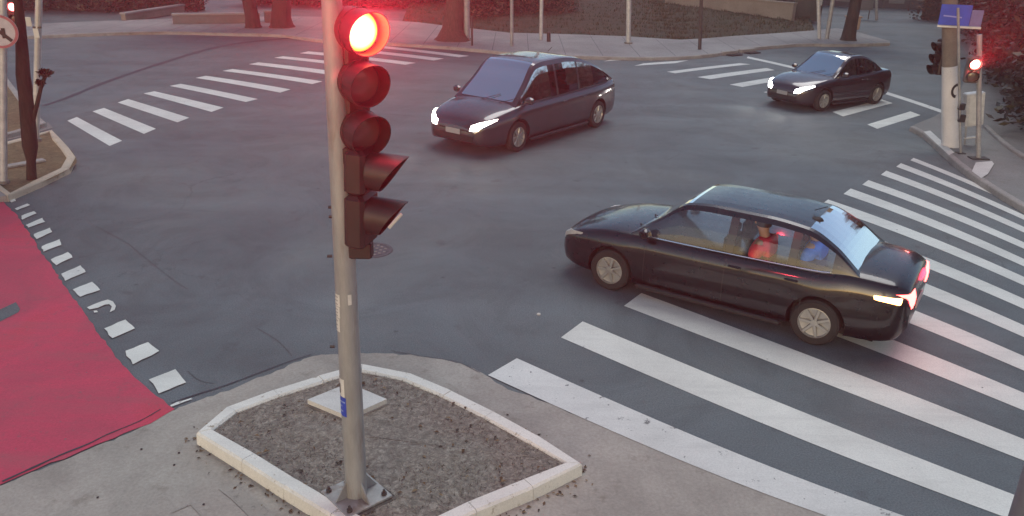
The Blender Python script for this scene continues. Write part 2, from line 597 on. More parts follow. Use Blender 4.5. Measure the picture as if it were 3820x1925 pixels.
def kerb_run(parent, outer, width, h, mat, closed=False, step=0.85, z0=-0.05, seed=1, name='kerb_stone'):
    """kerb stones laid one by one along a line; inside is to the left of travel"""
    r = random.Random(seed)
    full = outer + ([outer[0]] if closed else [])
    pts = [full[0]]; run = [full[0]]
    for i in range(1, len(full)):
        run.append(full[i])
        last = i == len(full) - 1
        if not last:
            u, w = full[i] - full[i - 1], full[i + 1] - full[i]
            if u.angle(w, 0) < R(24): continue
        rs = [run[0]]; Lr = sum((b - a).length for a, b in zip(run, run[1:])); k_ = max(1, round(Lr / step))
        if k_ > 1:
            rs = resample(run, Lr / k_ * 0.99999)[:k_]
        pts += rs[1:] + [run[-1]]
        run = [full[i]]
    if closed and (pts[-1] - pts[0]).length < step * 0.3:
        pts = pts[:-1]
    if closed:
        inn = offset_poly(pts[:-1] if (pts[-1] - pts[0]).length < 1e-3 else pts, width, True)
        base = pts[:-1] if (pts[-1] - pts[0]).length < 1e-3 else pts
        n = len(base); segs = [(i, (i + 1) % n) for i in range(n)]
    else:
        base = pts; inn = offset_poly(pts, width); segs = [(i, i + 1) for i in range(len(pts) - 1)]
    for i, j in segs:
        g = 0.0025
        a, b, c, d = base[i], base[j], inn[j], inn[i]
        u = (b - a).normalized() * g; w = (c - d).normalized() * g
        a, b, d, c = a + u, b - u, d + w, c - w
        hh = h + r.uniform(-0.004, 0.003)
        mb = MB(); rows = []
        for (p, q) in ((a, d), (b, c)):
            n_ = (q - p).normalized(); e = 0.022; row = []
            L = (q - p).length
            for (s_, z) in ((-0.012, z0), (0.0, hh - e), (e, hh), (L - e, hh), (L, hh - e), (L, z0)):
                v = p + n_ * s_; row.append((v.x, v.y, z))
            rows.append(row)
        mb.grid(rows)
        mb.add(rows[0], [(0, 1, 2, 3, 4, 5)]); mb.add(rows[1], [(5, 4, 3, 2, 1, 0)])
        mb.build(name, mat, parent)
    return base, inn

# ------------------------------------------------------------------ ground and road surfaces
ground = MB()
ground.add([(-250, -60, -0.06), (250, -60, -0.06), (250, 420, -0.06), (-250, 420, -0.06)], [(0, 1, 2, 3)])
ground = structure(ground.build('ground', M['bank']))

mb = MB()
nx, ny = 60, 60
rows = [[(-80 + 160 * i / nx, -8 + 108 * j / ny, 0.0) for i in range(nx + 1)] for j in range(ny + 1)]
mb.grid(rows)
road = structure(mb.build('road', M['asphalt'], fix=False))
if road.data.polygons[0].normal.z < 0:
    road.data.flip_normals()

def gpoly(px, z=0.0):
    return [G(x, y, z) for x, y in px]

# gutter apron of old concrete round the island and along the lower edge
apron_px = [(-120, 1850), (0, 1812), (150, 1752), (330, 1680), (480, 1616), (620, 1545), (690, 1512), (800, 1476), (930, 1424), (1060, 1374), (1150, 1335), (1240, 1322), (1400, 1318), (1560, 1330),
            (1700, 1352), (1800, 1392), (1870, 1440), (2050, 1508), (2250, 1592), (2480, 1688), (2760, 1796), (3050, 1905), (3400, 2040)]
ap = gpoly(apron_px)
ap = [p for p in smooth_poly(ap, 5)]
jr = random.Random(3)
ap = [p + Vector((jr.uniform(-.02, .02), jr.uniform(-.02, .02), 0)) for p in ap]
apron = structure(sheet('gutter', ap + [Vector((6, 1.0, 0)), Vector((-7, 1.0, 0))], 0.006, M['apron']))

# red cycle lane
lane_px = [(-200, 690), (0, 742), (60, 800), (130, 905), (215, 1030), (300, 1150), (400, 1290), (500, 1410), (580, 1480), (655, 1530), (560, 1580), (420, 1640), (240, 1712), (90, 1772), (0, 1812), (-200, 1900), (-600, 1900)]
lane_w = []
_lp = gpoly(lane_px)
for a_, b_ in zip(_lp, _lp[1:] + _lp[:1]):
    L_ = (b_ - a_).length; k_ = max(1, int(L_ / 0.12)) if L_ < 4 else 1
    for j in range(k_):
        q_ = a_ + (b_ - a_) * (j / k_)
        lane_w.append(q_ + (Vector((jr.uniform(-.018, .018), jr.uniform(-.018, .018), 0)) if k_ > 1 else Vector()))
red_lane = structure(sheet('cycle_lane', lane_w, 0.010, M['red']))
patch = sheet('asphalt_patch', gpoly([(-60, 1175), (0, 1158), (60, 1130), (76, 1156), (70, 1168), (0, 1203), (-60, 1240)]), 0.0135, M['asphalt'], red_lane)

# tar joints in the road
def strip(name, line, w0, w1, z, mat, parent):
    pts = [G(x, y) for x, y in line]
    pts = smooth_poly(pts, 4)
    n = len(pts)
    l = []; r_ = []
    for i, p in enumerate(pts):
        a, b = pts[max(i - 1, 0)], pts[min(i + 1, n - 1)]
        t = (b - a).normalized(); q = Vector((-t.y, t.x, 0)) * ((w0 + (w1 - w0) * i / (n - 1)) / 2) * jr.uniform(.75, 1.2)
        l.append(p + q); r_.append(p - q)
    m_ = MB(); m_.grid([[(p.x, p.y, z) for p in l], [(p.x, p.y, z) for p in r_]])
    o = m_.build(name, mat, parent)
    if o.data.polygons[0].normal.z < 0: o.data.flip_normals()
    return o
strip('tar_joint', [(165, 394), (250, 365), (380, 312), (520, 263), (640, 224), (760, 188), (880, 163), (1000, 150), (1090, 142)], 0.14, 0.35, 0.004, M['joint'], road)
strip('tar_joint', [(640, 1506), (720, 1478), (840, 1440), (960, 1395), (1080, 1350), (1160, 1325)], 0.022, 0.012, 0.010, M['joint'], road)
strip('tar_joint', [(10, 1800), (120, 1750), (230, 1700), (330, 1660), (400, 1625), (520, 1575), (600, 1530)], 0.035, 0.012, 0.014, M['joint'], road)
strip('crack', [(700, 1385), (745, 1420), (800, 1432)], 0.012, 0.008, 0.004, M['crack'], road)
strip('crack', [(960, 1225), (1040, 1275), (1090, 1330)], 0.012, 0.008, 0.004, M['crack'], road)
strip('crack', [(360, 845), (470, 905), (520, 945), (640, 1040), (700, 1080)], 0.012, 0.008, 0.004, M['crack'], road)
strip('crack', [(1460, 1310), (1600, 1335), (1700, 1350), (1790, 1392)], 0.012, 0.008, 0.010, M['crack'], road)

# ------------------------------------------------------------------ painted stripes
def ribbon(name, e1, e2, z, mat, parent):
    A = [G(x, y) for x, y in e1]; B = [G(x, y) for x, y in e2]
    m_ = MB(); m_.grid([[(p.x, p.y, z) for p in A], [(p.x, p.y, z) for p in B]])
    o = m_.build(name, mat, parent)
    if o.data.polygons[0].normal.z < 0: o.data.flip_normals()
    return o

# crossing at upper left: four corners of each stripe
LS = [((251, 451), (287, 437), (456, 526), (409, 545)), ((345, 416), (388, 403), (582, 481), (537, 500)), ((439, 383), (478, 370), (706, 440), (662, 457)),
      ((535, 349), (576, 341), (834, 402), (789, 418)), ((633, 321), (674, 313), (962, 370), (917, 381)), ((730, 291), (768, 283), (1084, 334), (1045, 346)),
      ((830, 265), (866, 258), (1203, 304), (1165, 314)), ((928, 240), (964, 233), (1322, 277), (1280, 287)), ((1022, 216), (1056, 210), (1440, 256), (1400, 263)),
      ((1118, 199), (1150, 192), (1552, 235), (1512, 242)), ((1210, 181), (1240, 176), (1656, 219), (1618, 226)), ((1300, 168), (1330, 163), (1750, 209), (1712, 214))]
for a, b, c, d in LS:
    ribbon('crossing_stripe', line_px(a, d, 6), line_px(b, c, 6), 0.005, M['white'], road)
# crossing beyond the cars
TS = [((2252, 229), (2290, 220), (2440, 214), (2400, 221)), ((2366, 246), (2400, 237), (2570, 225), (2520, 236)), ((2488, 268), (2518, 274), (2800, 240), (2760, 236)),
      ((2601, 288), (2649, 296), (2890, 262), (2860, 254)), ((2722, 316), (2770, 325), (3000, 286), (2965, 276)), ((2848, 344), (2900, 357), (3110, 312), (3070, 302)),
      ((2975, 378), (3020, 393), (3215, 345), (3180, 334)), ((3105, 418), (3145, 435), (3330, 385), (3290, 372)), ((3235, 465), (3272, 481), (3434, 430), (3396, 416))]
for i, (a, b, c, d) in enumerate(TS):
    ribbon('crossing_stripe', line_px(a, d, 5), line_px(b, c, 5), 0.005, M['white_worn'] if i < 6 else M['white'], road)
# big crossing at the right: left tip, right end, half thickness at both ends
US = [((3402, 594), (3820, 772), 4.5, 8), ((3352, 616), (3820, 812), 6.5, 9), ((3296, 645), (3820, 858), 7.5, 10.5), ((3228, 681), (3820, 917), 8.5, 12), ((3160, 714), (3820, 981), 10, 14),
      ((3074, 756), (3820, 1050), 11, 16), ((2975, 806), (3820, 1135), 13, 19), ((2862, 864), (3820, 1237), 15, 22), ((2722, 934), (3820, 1357), 18, 27), ((2555, 1018), (3820, 1500), 21, 33),
      ((2360, 1118), (3820, 1680), 24, 40), ((2133, 1230), (3790, 1898), 30, 48)]
for (a, b, h0, h1) in US:
    dx, dy = b[0] - a[0], b[1] - a[1]
    L = sqrt(dx * dx + dy * dy)
    sl = 1.35   # stripe ends are cut along the crossing's own axis
    e1 = line_px((a[0] + h0 * sl, a[1] - h0), (b[0], b[1] - h1), 14, 0.35)
    e2 = line_px((a[0] - h0 * sl, a[1] + h0), (b[0], b[1] + h1), 14, 0.35)
    ribbon('crossing_stripe', e1, e2, 0.005, M['white'], road)
e1 = line_px((1928, 1339), (3363, 1925), 14, 0.4)
e2 = line_px((1820, 1402), (3074, 1925), 14, 0.55)
ribbon('crossing_stripe', e1, e2, 0.011, M['white_worn'], road)
# stop line behind the dark sedan
ribbon('stop_line', line_px((2790, 211), (3512, 410), 10), line_px((2785, 217), (3512, 422), 10), 0.005, M['white_worn'], road)
# dashes beside the cycle lane
DS = [((37, 750), (55, 742), (60, 752), (42, 758)), ((58, 780), (104, 762), (116, 767), (65, 787)), ((78, 808), (129, 790), (136, 799), (84, 822)), ((100, 842), (157, 816), (166, 831), (108, 852)),
      ((125, 877), (186, 853), (196, 868), (138, 895)), ((155, 922), (220, 896), (231, 916), (166, 941)), ((189, 971), (253, 943), (274, 963), (209, 992)), ((227, 1025), (300, 993), (322, 1018), (245, 1050)),
      ((272, 1083), (347, 1054), (371, 1085), (296, 1112)), ((387, 1228), (470, 1196), (505, 1228), (422, 1265)), ((464, 1314), (553, 1280), (594, 1314), (501, 1362)), ((557, 1421), (659, 1380), (696, 1429), (596, 1470)),
      ((636, 1514), (714, 1488), (716, 1494), (640, 1521))]
def wobble(q, k=3, amp=0.012):
    out = []
    for i in range(4):
        a, b = G(*q[i]), G(*q[(i + 1) % 4])
        for j in range(k):
            p = a + (b - a) * (j / k)
            out.append(p + Vector((jr.uniform(-amp, amp), jr.uniform(-amp, amp), 0)))
    return out
for q in DS:
    sheet('lane_dash', wobble(q), 0.0155, M['white'] if q[0][1] < 1000 or q[0][1] > 1200 else M['white_worn'], red_lane)
# the worn dash: only its rim is left
arc = [(325, 1150), (352, 1138), (378, 1128), (403, 1121), (422, 1128), (433, 1145), (428, 1160), (410, 1168), (414, 1158), (418, 1147), (408, 1138), (392, 1140), (365, 1152), (335, 1158)]
sheet('lane_dash', gpoly(arc), 0.0155, M['white'], red_lane)
sheet('lane_dash', gpoly([(350, 1163), (362, 1162), (366, 1168), (352, 1170)]), 0.0155, M['white'], red_lane)
# marks on the near pavement
sheet('faded_marking', gpoly([(815, 1828), (880, 1812), (935, 1856), (1050, 1945), (945, 1945), (862, 1864)]), 0.012, M['pale_mark'], apron)
ribbon('faded_marking', [(640, 1910), (715, 1879), (775, 1940)], [(640, 1918), (712, 1887), (765, 1945)], 0.012, M['pale_mark'], apron)

# ------------------------------------------------------------------ central island
isl_px = [(731, 1612), (775, 1570), (843, 1515), (915, 1487), (1010, 1453), (1120, 1416), (1234, 1385), (1352, 1354), (1476, 1370), (1600, 1412), (1740, 1478), (1880, 1548), (2030, 1632), (2122, 1690), (2172, 1728),
          (2030, 1800), (1880, 1862), (1725, 1925), (1560, 2010), (1430, 2030), (1330, 1985), (1190, 1895), (1050, 1812), (900, 1716)]
H_K = 0.15
isl = [G(x, y, H_K) for x, y in isl_px]
for p in isl: p.z = 0
area = sum(a.x * b.y - b.x * a.y for a, b in zip(isl, isl[1:] + isl[:1]))
if area < 0: isl = isl[::-1]
isl_s = []
n = len(isl)
for i in range(n):
    isl_s.append(isl[i])
island = structure(sheet('traffic_island', offset_poly(isl, 0.06, True), 0.05, M['kerb_grey']))
base_k, inn_k = kerb_run(island, isl, 0.165, H_K, M['kerb'], True, 0.62)
core = offset_poly(isl, 0.13, True)
mb = MB()
cx = sum((p for p in core), Vector()) / len(core)
rings = []
for k in range(9):
    t = k / 8
    rings.append([tuple(Vector((cx.x + (p.x - cx.x) * t, cx.y + (p.y - cx.y) * t, H_K - 0.035 + 0.03 * (1 - t) + jr.uniform(-.006, .006)))) for p in core])
mb.grid(rings, closed=True)
soil = mb.build('soil', M['soil'], island, smooth=True)

# dry tufts, stones and litter over the island soil: too many to count
mb = MB()
def inside(p, poly):
    c = False
    for a, b in zip(poly, poly[1:] + poly[:1]):
        if (a.y > p.y) != (b.y > p.y) and p.x < (b.x - a.x) * (p.y - a.y) / (b.y - a.y) + a.x:
            c = not c
    return c
xs = [p.x for p in core]; ys = [p.y for p in core]
cnt = 0
while cnt < 5200:
    p = Vector((rnd.uniform(min(xs), max(xs)), rnd.uniform(min(ys), max(ys)), 0))
    if not inside(p, core): continue
    cnt += 1
    z = H_K - 0.022
    a = rnd.uniform(0, 2 * pi); L = rnd.uniform(0.015, 0.05); w = rnd.uniform(0.002, 0.005); hz = rnd.uniform(0.003, 0.02)
    d = Vector((cos(a), sin(a), 0)); s_ = Vector((-sin(a), cos(a), 0)) * w
    mb.add([p - s_ + Vector((0, 0, z)), p + s_ + Vector((0, 0, z)), p + d * L + Vector((0, 0, z + hz))], [(0, 1, 2)], 0 if rnd.random() < 0.6 else 1)
tag(mb.build('dead_grass', [plain("straw", (0.24, 0.21, 0.16), 0.9), plain("dark twig", (0.06, 0.05, 0.04), 0.9)], island, fix=False), kind='stuff')

# ------------------------------------------------------------------ left verge
def flat_island(name, px, z, mat, wk, kmat, step=0.9, seed=1, kerbs=None):
    P = [G(x, y, z) for x, y in px]
    for p in P: p.z = 0
    if sum(a.x * b.y - b.x * a.y for a, b in zip(P, P[1:] + P[:1])) < 0: P = P[::-1]
    o = structure(sheet(name, P, z - 0.03, mat))
    kerb_run(o, P, wk, z, kmat, True, step, seed=seed)
    return o
verge1 = [(28, 728), (75, 704), (130, 683), (200, 657), (262, 622), (284, 604), (286, 592), (272, 565), (240, 530), (208, 496), (194, 484), (130, 500), (30, 526), (-60, 550), (-120, 640)]
verge = flat_island('verge', verge1, 0.13, M['soil_brown'], 0.17, M['kerb_warm_lit'], 0.9, 4)
verge2 = [(172, 456), (150, 437), (100, 385), (55, 325), (12, 268), (-80, 200), (-400, 200), (-400, 560), (-60, 520), (30, 498), (120, 476)]
verge_far = flat_island('verge', verge2, 0.13, M['soil_brown'], 0.15, M['kerb_grey'], 0.9, 5)
ramp_ = structure(sheet('path', gpoly([(180, 458), (198, 478), (130, 499), (20, 526), (-100, 552), (-120, 530), (20, 500), (130, 472)]), 0.012, M['walk']))
# narrow gutter stone at the far left bottom
kerb_run(verge, [Vector((*G(26, 733, .1).xy, 0)), Vector((*G(-6, 690, .1).xy, 0)), Vector((*G(-60, 600, .1).xy, 0))], 0.16, 0.12, M['kerb_grey'], False, 0.9, seed=8)
mb = MB(); P = G(62, 615, .13)
mb.box(-0.55, -0.1, 0, 0.55, 0.1, 0.05, M4=Matrix.Translation((P.x, P.y, 0.105)) @ Matrix.Rotation(R(50), 4, 'Z'), bev=0.01)
tag(mb.build('concrete_block', M['kerb_grey']), 'low pale concrete block lying on the brown soil of the left verge', 'block')

# ------------------------------------------------------------------ far pavement, bank, walls
far_low = [(-500, 150), (0, 138), (400, 122), (640, 118), (860, 124), (1040, 128), (1130, 140), (1240, 152), (1420, 158), (1560, 166), (1700, 176), (1850, 190), (2000, 203), (2250, 211), (2450, 214), (2620, 206), (2720, 192), (2800, 178),
           (2900, 170), (2990, 163), (3070, 163), (3160, 165), (3320, 160)]
far_up = [(3320, 152), (3240, 130), (3180, 112), (3120, 104), (3040, 112), (2950, 119), (2850, 126), (2740, 133), (2620, 143), (2540, 147), (2480, 144), (2330, 134), (2100, 126), (1900, 121), (1760, 105), (1640, 92), (1560, 82), (1470, 76), (1250, 62), (1040, 60), (700, 66),
          (300, 80), (0, 95), (-500, 110)]
P = [Vector((*G(x, y, 0.13).xy, 0)) for x, y in far_low + far_up]
far_walk = structure(sheet('pavement', P, 0.12, M['far_walk']))
kl = [Vector((*G(x, y, 0.13).xy, 0)) for x, y in far_low]
kerb_run(far_walk, smooth_poly(kl, 4), 0.15, 0.135, M['kerb_grey'], False, 1.0, seed=12)
# expansion joints across the pavement
def _at_x(poly, wx):
    for p, q in zip(poly, poly[1:]):
        if min(p.x, q.x) <= wx <= max(p.x, q.x) and abs(q.x - p.x) > 1e-6:
            return p + (q - p) * ((wx - p.x) / (q.x - p.x))
    return None
_lo = [G(x, y, .13) for x, y in far_low]; _up = [G(x, y, .13) for x, y in far_up[::-1]]
for i in range(30):
    wx = -22 + i * 1.5
    a, b = _at_x(_lo, wx), _at_x(_up, wx)
    if a is None or b is None or b.y - a.y < 1: continue
    a = a + Vector((0, .2, 0)); b = b - Vector((0, .3, 0))
    t = (b - a).normalized(); s_ = Vector((-t.y, t.x, 0)) * 0.012
    m_ = MB(); m_.add([(a - s_) + Vector((0, 0, -.007)), (a + s_) + Vector((0, 0, -.007)), (b + s_) + Vector((0, 0, -.007)), (b - s_) + Vector((0, 0, -.007))], [(0, 1, 2, 3)])
    o = m_.build('paving_joint', M['joint'], far_walk)
    if o.data.polygons[0].normal.z < 0: o.data.flip_normals()

# grass bank rising behind the pavement
bank_px = [(1500, 78), (1640, 92), (1760, 105), (1900, 121), (2100, 126), (2330, 134), (2480, 144), (2540, 147), (2620, 143), (2740, 133), (2850, 126), (2950, 119), (3040, 112)]
front = [G(x, y - 1, 0.13) for x, y in bank_px]
mb = MB(); rows = []
for k in range(15):
    t = k / 14
    rows.append([(p.x * (1 + .25 * t), p.y + (22 - .45 * max(0, p.x)) * t, 0.08 + 0.55 * (t ** 0.7) + (jr.uniform(-.04, .04) if k else 0)) for p in smooth_poly(front, 5)])
mb.grid(rows)
bank = structure(mb.build('grass_bank', M['bank'], smooth=True))
if bank.data.polygons[0].normal.z < 0: bank.data.flip_normals()
mb = MB()
for i in range(16000):
    r0 = rows[rnd.randrange(13)]; k = rnd.randrange(len(r0) - 1)
    t = rnd.random(); p = Vector(r0[k]).lerp(Vector(r0[k + 1]), t) + Vector((0, rnd.uniform(0, 1.0), rnd.uniform(0, 0.03)))
    p.z += 0.0
    a = rnd.uniform(0, 2 * pi); w = rnd.uniform(.015, .04); h_ = rnd.uniform(.05, .16)
    mb.add([p + Vector((-w * cos(a), -w * sin(a), -.05)), p + Vector((w * cos(a), w * sin(a), -.05)), p + Vector((rnd.uniform(-.06, .06), rnd.uniform(-.06, .06), h_))], [(0, 1, 2)], rnd.randrange(3))
tag(mb.build('grass', [plain("olive grass", (0.050, 0.050, 0.020), 0.9), plain("dull green grass", (0.030, 0.036, 0.014), 0.9), plain("straw grass", (0.08, 0.070, 0.034), 0.9)], fix=False),
    'short dull olive grass covering the bank behind the pavement', 'grass', kind='stuff')

def wall(name, a, b, h, th, mat, label, cat='wall', cope=None, z0=0.0, struct=False):
    d = (b - a); L = d.length; ang = atan2(d.y, d.x)
    t = thing(name, (a.x, a.y, z0), label, cat, ang)
    mb_ = MB(); mb_.box(0, 0, 0, L, th, h); mb_.build('wall_body', mat, t)
    if cope is not None:
        mb_ = MB(); mb_.box(-0.03, -0.05, h, L + 0.03, th + 0.05, h + 0.09, bev=0.015); mb_.build('coping', cope, t)
    return t, L

a = G(2480, 14, .5); b = G(2955, 62, .5)
wall('retaining_wall', Vector((a.x, a.y, 0)), Vector((b.x, b.y, 0)), 1.05, 0.3, M['wall_beige'], 'low beige wall along the back of the grass bank at right', 'wall', M['wall_beige'], 0.1)
# dark house behind the gate, top right
a = G(2950, 60); b = G(3560, 60)
a = Vector((18.5, 62, 0)); b = Vector((40, 56, 0))
t, L = wall('boundary_wall', a, b, 4.0, 0.3, M['wall_dark'], 'dark boundary wall with grey metal gate panels beyond the right pavement', 'wall')
for i in range(12):
    x0 = 0.6 + i * 1.75
    m_ = MB(); m_.box(x0, -0.06, 0.35 + 0.25 * (i % 2), x0 + 1.0, -0.005, 1.9, bev=0.01); m_.build('gate_panel', M['panel'], t)
for i in range(13):
    x0 = 0.25 + i * 1.75
    m_ = MB(); m_.box(x0, -0.12, 0, x0 + 0.1, -0.005, 3.6); m_.build('gate_post', M['dark_steel'], t)
# green-grey cabinet beside the double pole
P0 = G(3030, 118, 0.1)
t = thing('kiosk', (at(3012, 60, P0.y + 5).x, P0.y + 5.0, 0.1), 'dark green metal kiosk on the bank left of the double pole', 'kiosk')
m_ = MB(); m_.box(-0.9, 0, 0, 0.8, 1.4, 3.2, bev=0.04); m_.build('cabinet', plain("dark green metal", (0.035, 0.042, 0.036), 0.6, var=0.2), t)
m_ = MB(); m_.box(-0.85, -0.03, 0.3, 0.1, -0.002, 2.9, bev=0.008); m_.build('door', plain("dark green door", (0.045, 0.052, 0.045), 0.5, var=0.2), t)
m_ = MB(); m_.box(0.55, -0.05, 0.9, 0.72, -0.002, 1.25, bev=0.01); m_.build('notice', M['pale_steel'], t)
# low wall block, warm light on it put into the ochre colour
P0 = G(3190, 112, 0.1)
t = thing('wall_block', (P0.x, P0.y + 0.5, 0.08), 'low wall block, warm light put into its ochre colour, at the kerb right of the roadside tree', 'wall_block')
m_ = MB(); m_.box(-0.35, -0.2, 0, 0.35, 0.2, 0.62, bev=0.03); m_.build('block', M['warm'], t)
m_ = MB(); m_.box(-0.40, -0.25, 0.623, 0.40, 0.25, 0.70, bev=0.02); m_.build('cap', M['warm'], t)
# pale parked covered thing / white panel behind
P0 = at(3215, 76, 52)
t = thing('notice_board', (P0.x, 52, 0), 'pale grey notice board standing in front of the dark boundary wall', 'board')
m_ = MB(); m_.box(-0.45, 0, 0.55, 0.55, 0.05, 1.75, bev=0.01); m_.build('panel', M['panel'], t)
for sx in (-0.3, 0.4):
    m_ = MB(); m_.tube([(sx, 0.08, 0), (sx, 0.08, 1.7)], 0.03, 8); m_.build('leg', M['dark_steel'], t)
# low wall pieces left of the signal
a = G(600, 105, .1); b = G(938, 100, .1)
wall('low_wall', Vector((a.x, a.y + 1.5, 0)), Vector((b.x, b.y + 1.5, 0)), 0.42, 0.35, M['panel'], 'long low grey wall at the far left pavement, left of the first trunk', 'wall', M['far_walk'], 0.1)
a = G(958, 98, .1); b = G(1035, 96, .1)
wall('low_wall', Vector((a.x, a.y + 1.5, 0)), Vector((b.x, b.y + 1.5, 0)), 0.5, 0.35, M['panel'], 'short low grey wall between the two dark trunks at far left', 'wall', M['far_walk'], 0.1)
a = G(470, 78, .1); b = G(690, 42, .1)
wall('ramp_wall', Vector((a.x, a.y, 0)), Vector((b.x, b.y, 0)), 0.35, 0.25, M['wall_beige'], 'pale sloping kerb wall running away under the dark trees at upper left', 'wall', M['far_walk'], 0.05)

# ------------------------------------------------------------------ storm drains
for i, (x0, y0, x1, y1) in enumerate([(2708, 207, 2748, 203), (2775, 199, 2815, 195)]):
    a, b = G(x0, y0, 0), G(x1, y1, 0)
    d = b - a
    t = thing('storm_drain', (a.x, a.y, 0.0), ('left' if i == 0 else 'right') + ' one of the two dark kerb drain mouths beyond the worn crossing', 'drain', atan2(d.y, d.x), 'kerb drain mouths')
    m_ = MB(); m_.box(0, -0.35, 0.004, d.length, 0.0, 0.045, bev=0.01); m_.build('dark_opening', M['hole'], t)  # near-black box stands for the shade inside the drain mouth
    m_ = MB(); m_.box(-0.12, 0.003, 0.0, d.length + 0.12, 0.22, 0.16, bev=0.015); m_.build('lintel', M['kerb_grey'], t)

# ------------------------------------------------------------------ manhole and cover
P0 = G(1388, 934)
t = thing('manhole_cover', (P0.x, P0.y, 0.0), 'round iron manhole cover in the asphalt behind the signal pole', 'manhole cover')
m_ = MB(); m_.lathe([(0.0, 0.008), (0.26, 0.008), (0.262, 0.004), (0.275, 0.004), (0.277, 0.009), (0.335, 0.009), (0.34, 0.001)], 36, axis='Z'); m_.build('ring', M['iron'], t, fix=True)
m_ = MB()
for i in range(-3, 4):
    for j in range(-3, 4):
        if i * i + j * j < 11 and (i + j) % 2 == 0:
            m_.box(i * .07 - .02, j * .07 - .02, .0082, i * .07 + .02, j * .07 + .02, .014)
tag(m_.build('tread_pattern', M['cover'], t), kind='stuff')

P0 = G(1296, 1493, 0.16)
slabc = [G(1147, 1492, .19), G(1300, 1555, .19), G(1443, 1490, .19), G(1300, 1430, .19)]
t = thing('inspection_slab', (P0.x, P0.y, 0.11), 'white painted square inspection slab set in the island soil behind the pole', 'slab')
m_ = MB(); m_.prism([(p.x - P0.x, p.y - P0.y) for p in slabc], 0.0, 0.085); m_.build('slab', M['slab'], t)
ins = [((p.x - P0.x) * 1.07, (p.y - P0.y) * 1.07) for p in slabc]
m_ = MB(); m_.prism(ins, -0.02, 0.03); m_.build('frame', M['cover'], t)

# ------------------------------------------------------------------ main signal pole
PY = 6.47
base = G(1330, 1842, 0.15)
base = Vector((base.x, base.y, 0.13))
top = at(1234, -60, base.y)
ax = (top - base)
pole = thing('signal_pole', base, 'tall round grey steel signal pole rising from the soil of the kerbed island', 'pole')
def on_pole(z):
    t_ = (z - 0.13) / ax.z
    return Vector((ax.x * t_, ax.y * t_, ax.z * t_))
topv = ax * 1.25
m_ = MB(); m_.tube([(0, 0, 0.03), ax * 0.25, ax * 0.5, topv], [0.098, 0.094, 0.088, 0.066], 28); m_.build('shaft', M['galv'], pole, smooth=True)
Mrot = Matrix.Rotation(R(42), 4, 'Z')
m_ = MB(); m_.box(-0.27, -0.27, -0.03, 0.27, 0.27, 0.0, M4=Mrot, bev=0.006); m_.build('grout_pad', plain("dark grout", (0.09, 0.08, 0.07), 0.9, var=0.3), pole)
m_ = MB(); m_.box(-0.235, -0.235, 0.003, 0.235, 0.235, 0.028, M4=Mrot, bev=0.004); m_.build('base_plate', M['galv'], pole)
for k in range(4):
    a_ = R(42 + 45 + 90 * k); px_, py_ = cos(a_) * 0.255, sin(a_) * 0.255
    m_ = MB(); m_.tube([(px_, py_, 0.0285), (px_, py_, 0.055)], 0.026, 6); m_.build('nut', M['dark_steel'], pole)
    m_ = MB(); m_.tube([(px_, py_, 0.0555), (px_, py_, 0.085)], 0.012, 8); m_.build('bolt', M['dark_steel'], pole)
    a2 = R(42 + 90 * k)
    Mg = Matrix.Rotation(a2, 4, 'Z')
    m_ = MB(); m_.add([Mg @ Vector(v) for v in [(0.099, -0.006, 0.03), (0.215, -0.006, 0.03), (0.099, -0.006, 0.20), (0.099, 0.006, 0.03), (0.215, 0.006, 0.03), (0.099, 0.006, 0.20)]],
                      [(0, 1, 2), (5, 4, 3), (0, 3, 4, 1), (1, 4, 5, 2), (2, 5, 3, 0)]); m_.build('gusset', M['galv'], pole)

def pole_patch(name, x0, x1, y0, y1, mat, proud=0.003, rows=1):
    """thin curved sheet stuck on the shaft between two heights; x given in photo pixels"""
    r_out = 0.095
    zc = at((x0 + x1) / 2, (y0 + y1) / 2, base.y - 0.09)
    z0 = at(x0, y1, base.y - 0.09).z - base.z; z1 = at(x0, y0, base.y - 0.09).z - base.z
    def ang(x, y):
        p = at(x, y, base.y - 0.09) - base; c = ax * (p.z / ax.z)
        return max(-1, min(1, (p.x - c.x) / r_out))
    a0 = math.asin(ang(x0, (y0 + y1) / 2)); a1 = math.asin(ang(x1, (y0 + y1) / 2))
    rws = []
    for z in (z0, z1):
        c = ax * (z / ax.z); tt = z / ax.z
        rr = (0.098 - 0.02 * tt) + proud
        rws.append([(c.x + rr * sin(a0 + (a1 - a0) * k / 8), c.y - rr * cos(a0 + (a1 - a0) * k / 8), z) for k in range(9)])
    rin = [[(x - (0.0015) * 0, y + 0.001, z) for x, y, z in r_] for r_ in rws]
    m2 = MB(); m2.grid(rws)
    o = m2.build(name, mat, None)
    o.location = base
    return o
def sticker(name, x0, x1, y0, y1, mat, label=None, proud=0.003, parent=None):
    o = pole_patch(name, x0, x1, y0, y1, mat, proud)
    o.location = (0, 0, 0); o.parent = pole
    if label: o['label'] = label
    return o
for k, (ya, yb) in enumerate([(1102, 1147), (1149, 1190), (1192, 1242)]):
    sticker('sticker', 1221, 1266, ya, yb, M['sticker'])
    for j in range(3):
        y = ya + 8 + j * (yb - ya - 14) / 2.3
        sticker('printed_line', 1232, 1258, y, y + 4, M['ink'], proud=0.0045)
sticker('sticker', 1238, 1284, 1418, 1484, M['sticker'], 'white sticker with a black square low on the pole')
sticker('printed_square', 1236, 1268, 1438, 1474, M['black'], proud=0.0045)
sticker('blue_sticker', 1244, 1292, 1486, 1556, M['blue'], 'blue sticker low on the pole')
sticker('printed_line', 1252, 1288, 1500, 1506, plain("pale blue print", (0.2, 0.28, 0.55), 0.5), proud=0.0045)
sticker('printed_line', 1252, 1276, 1516, 1522, bpy.data.materials["pale blue print"], proud=0.0045)
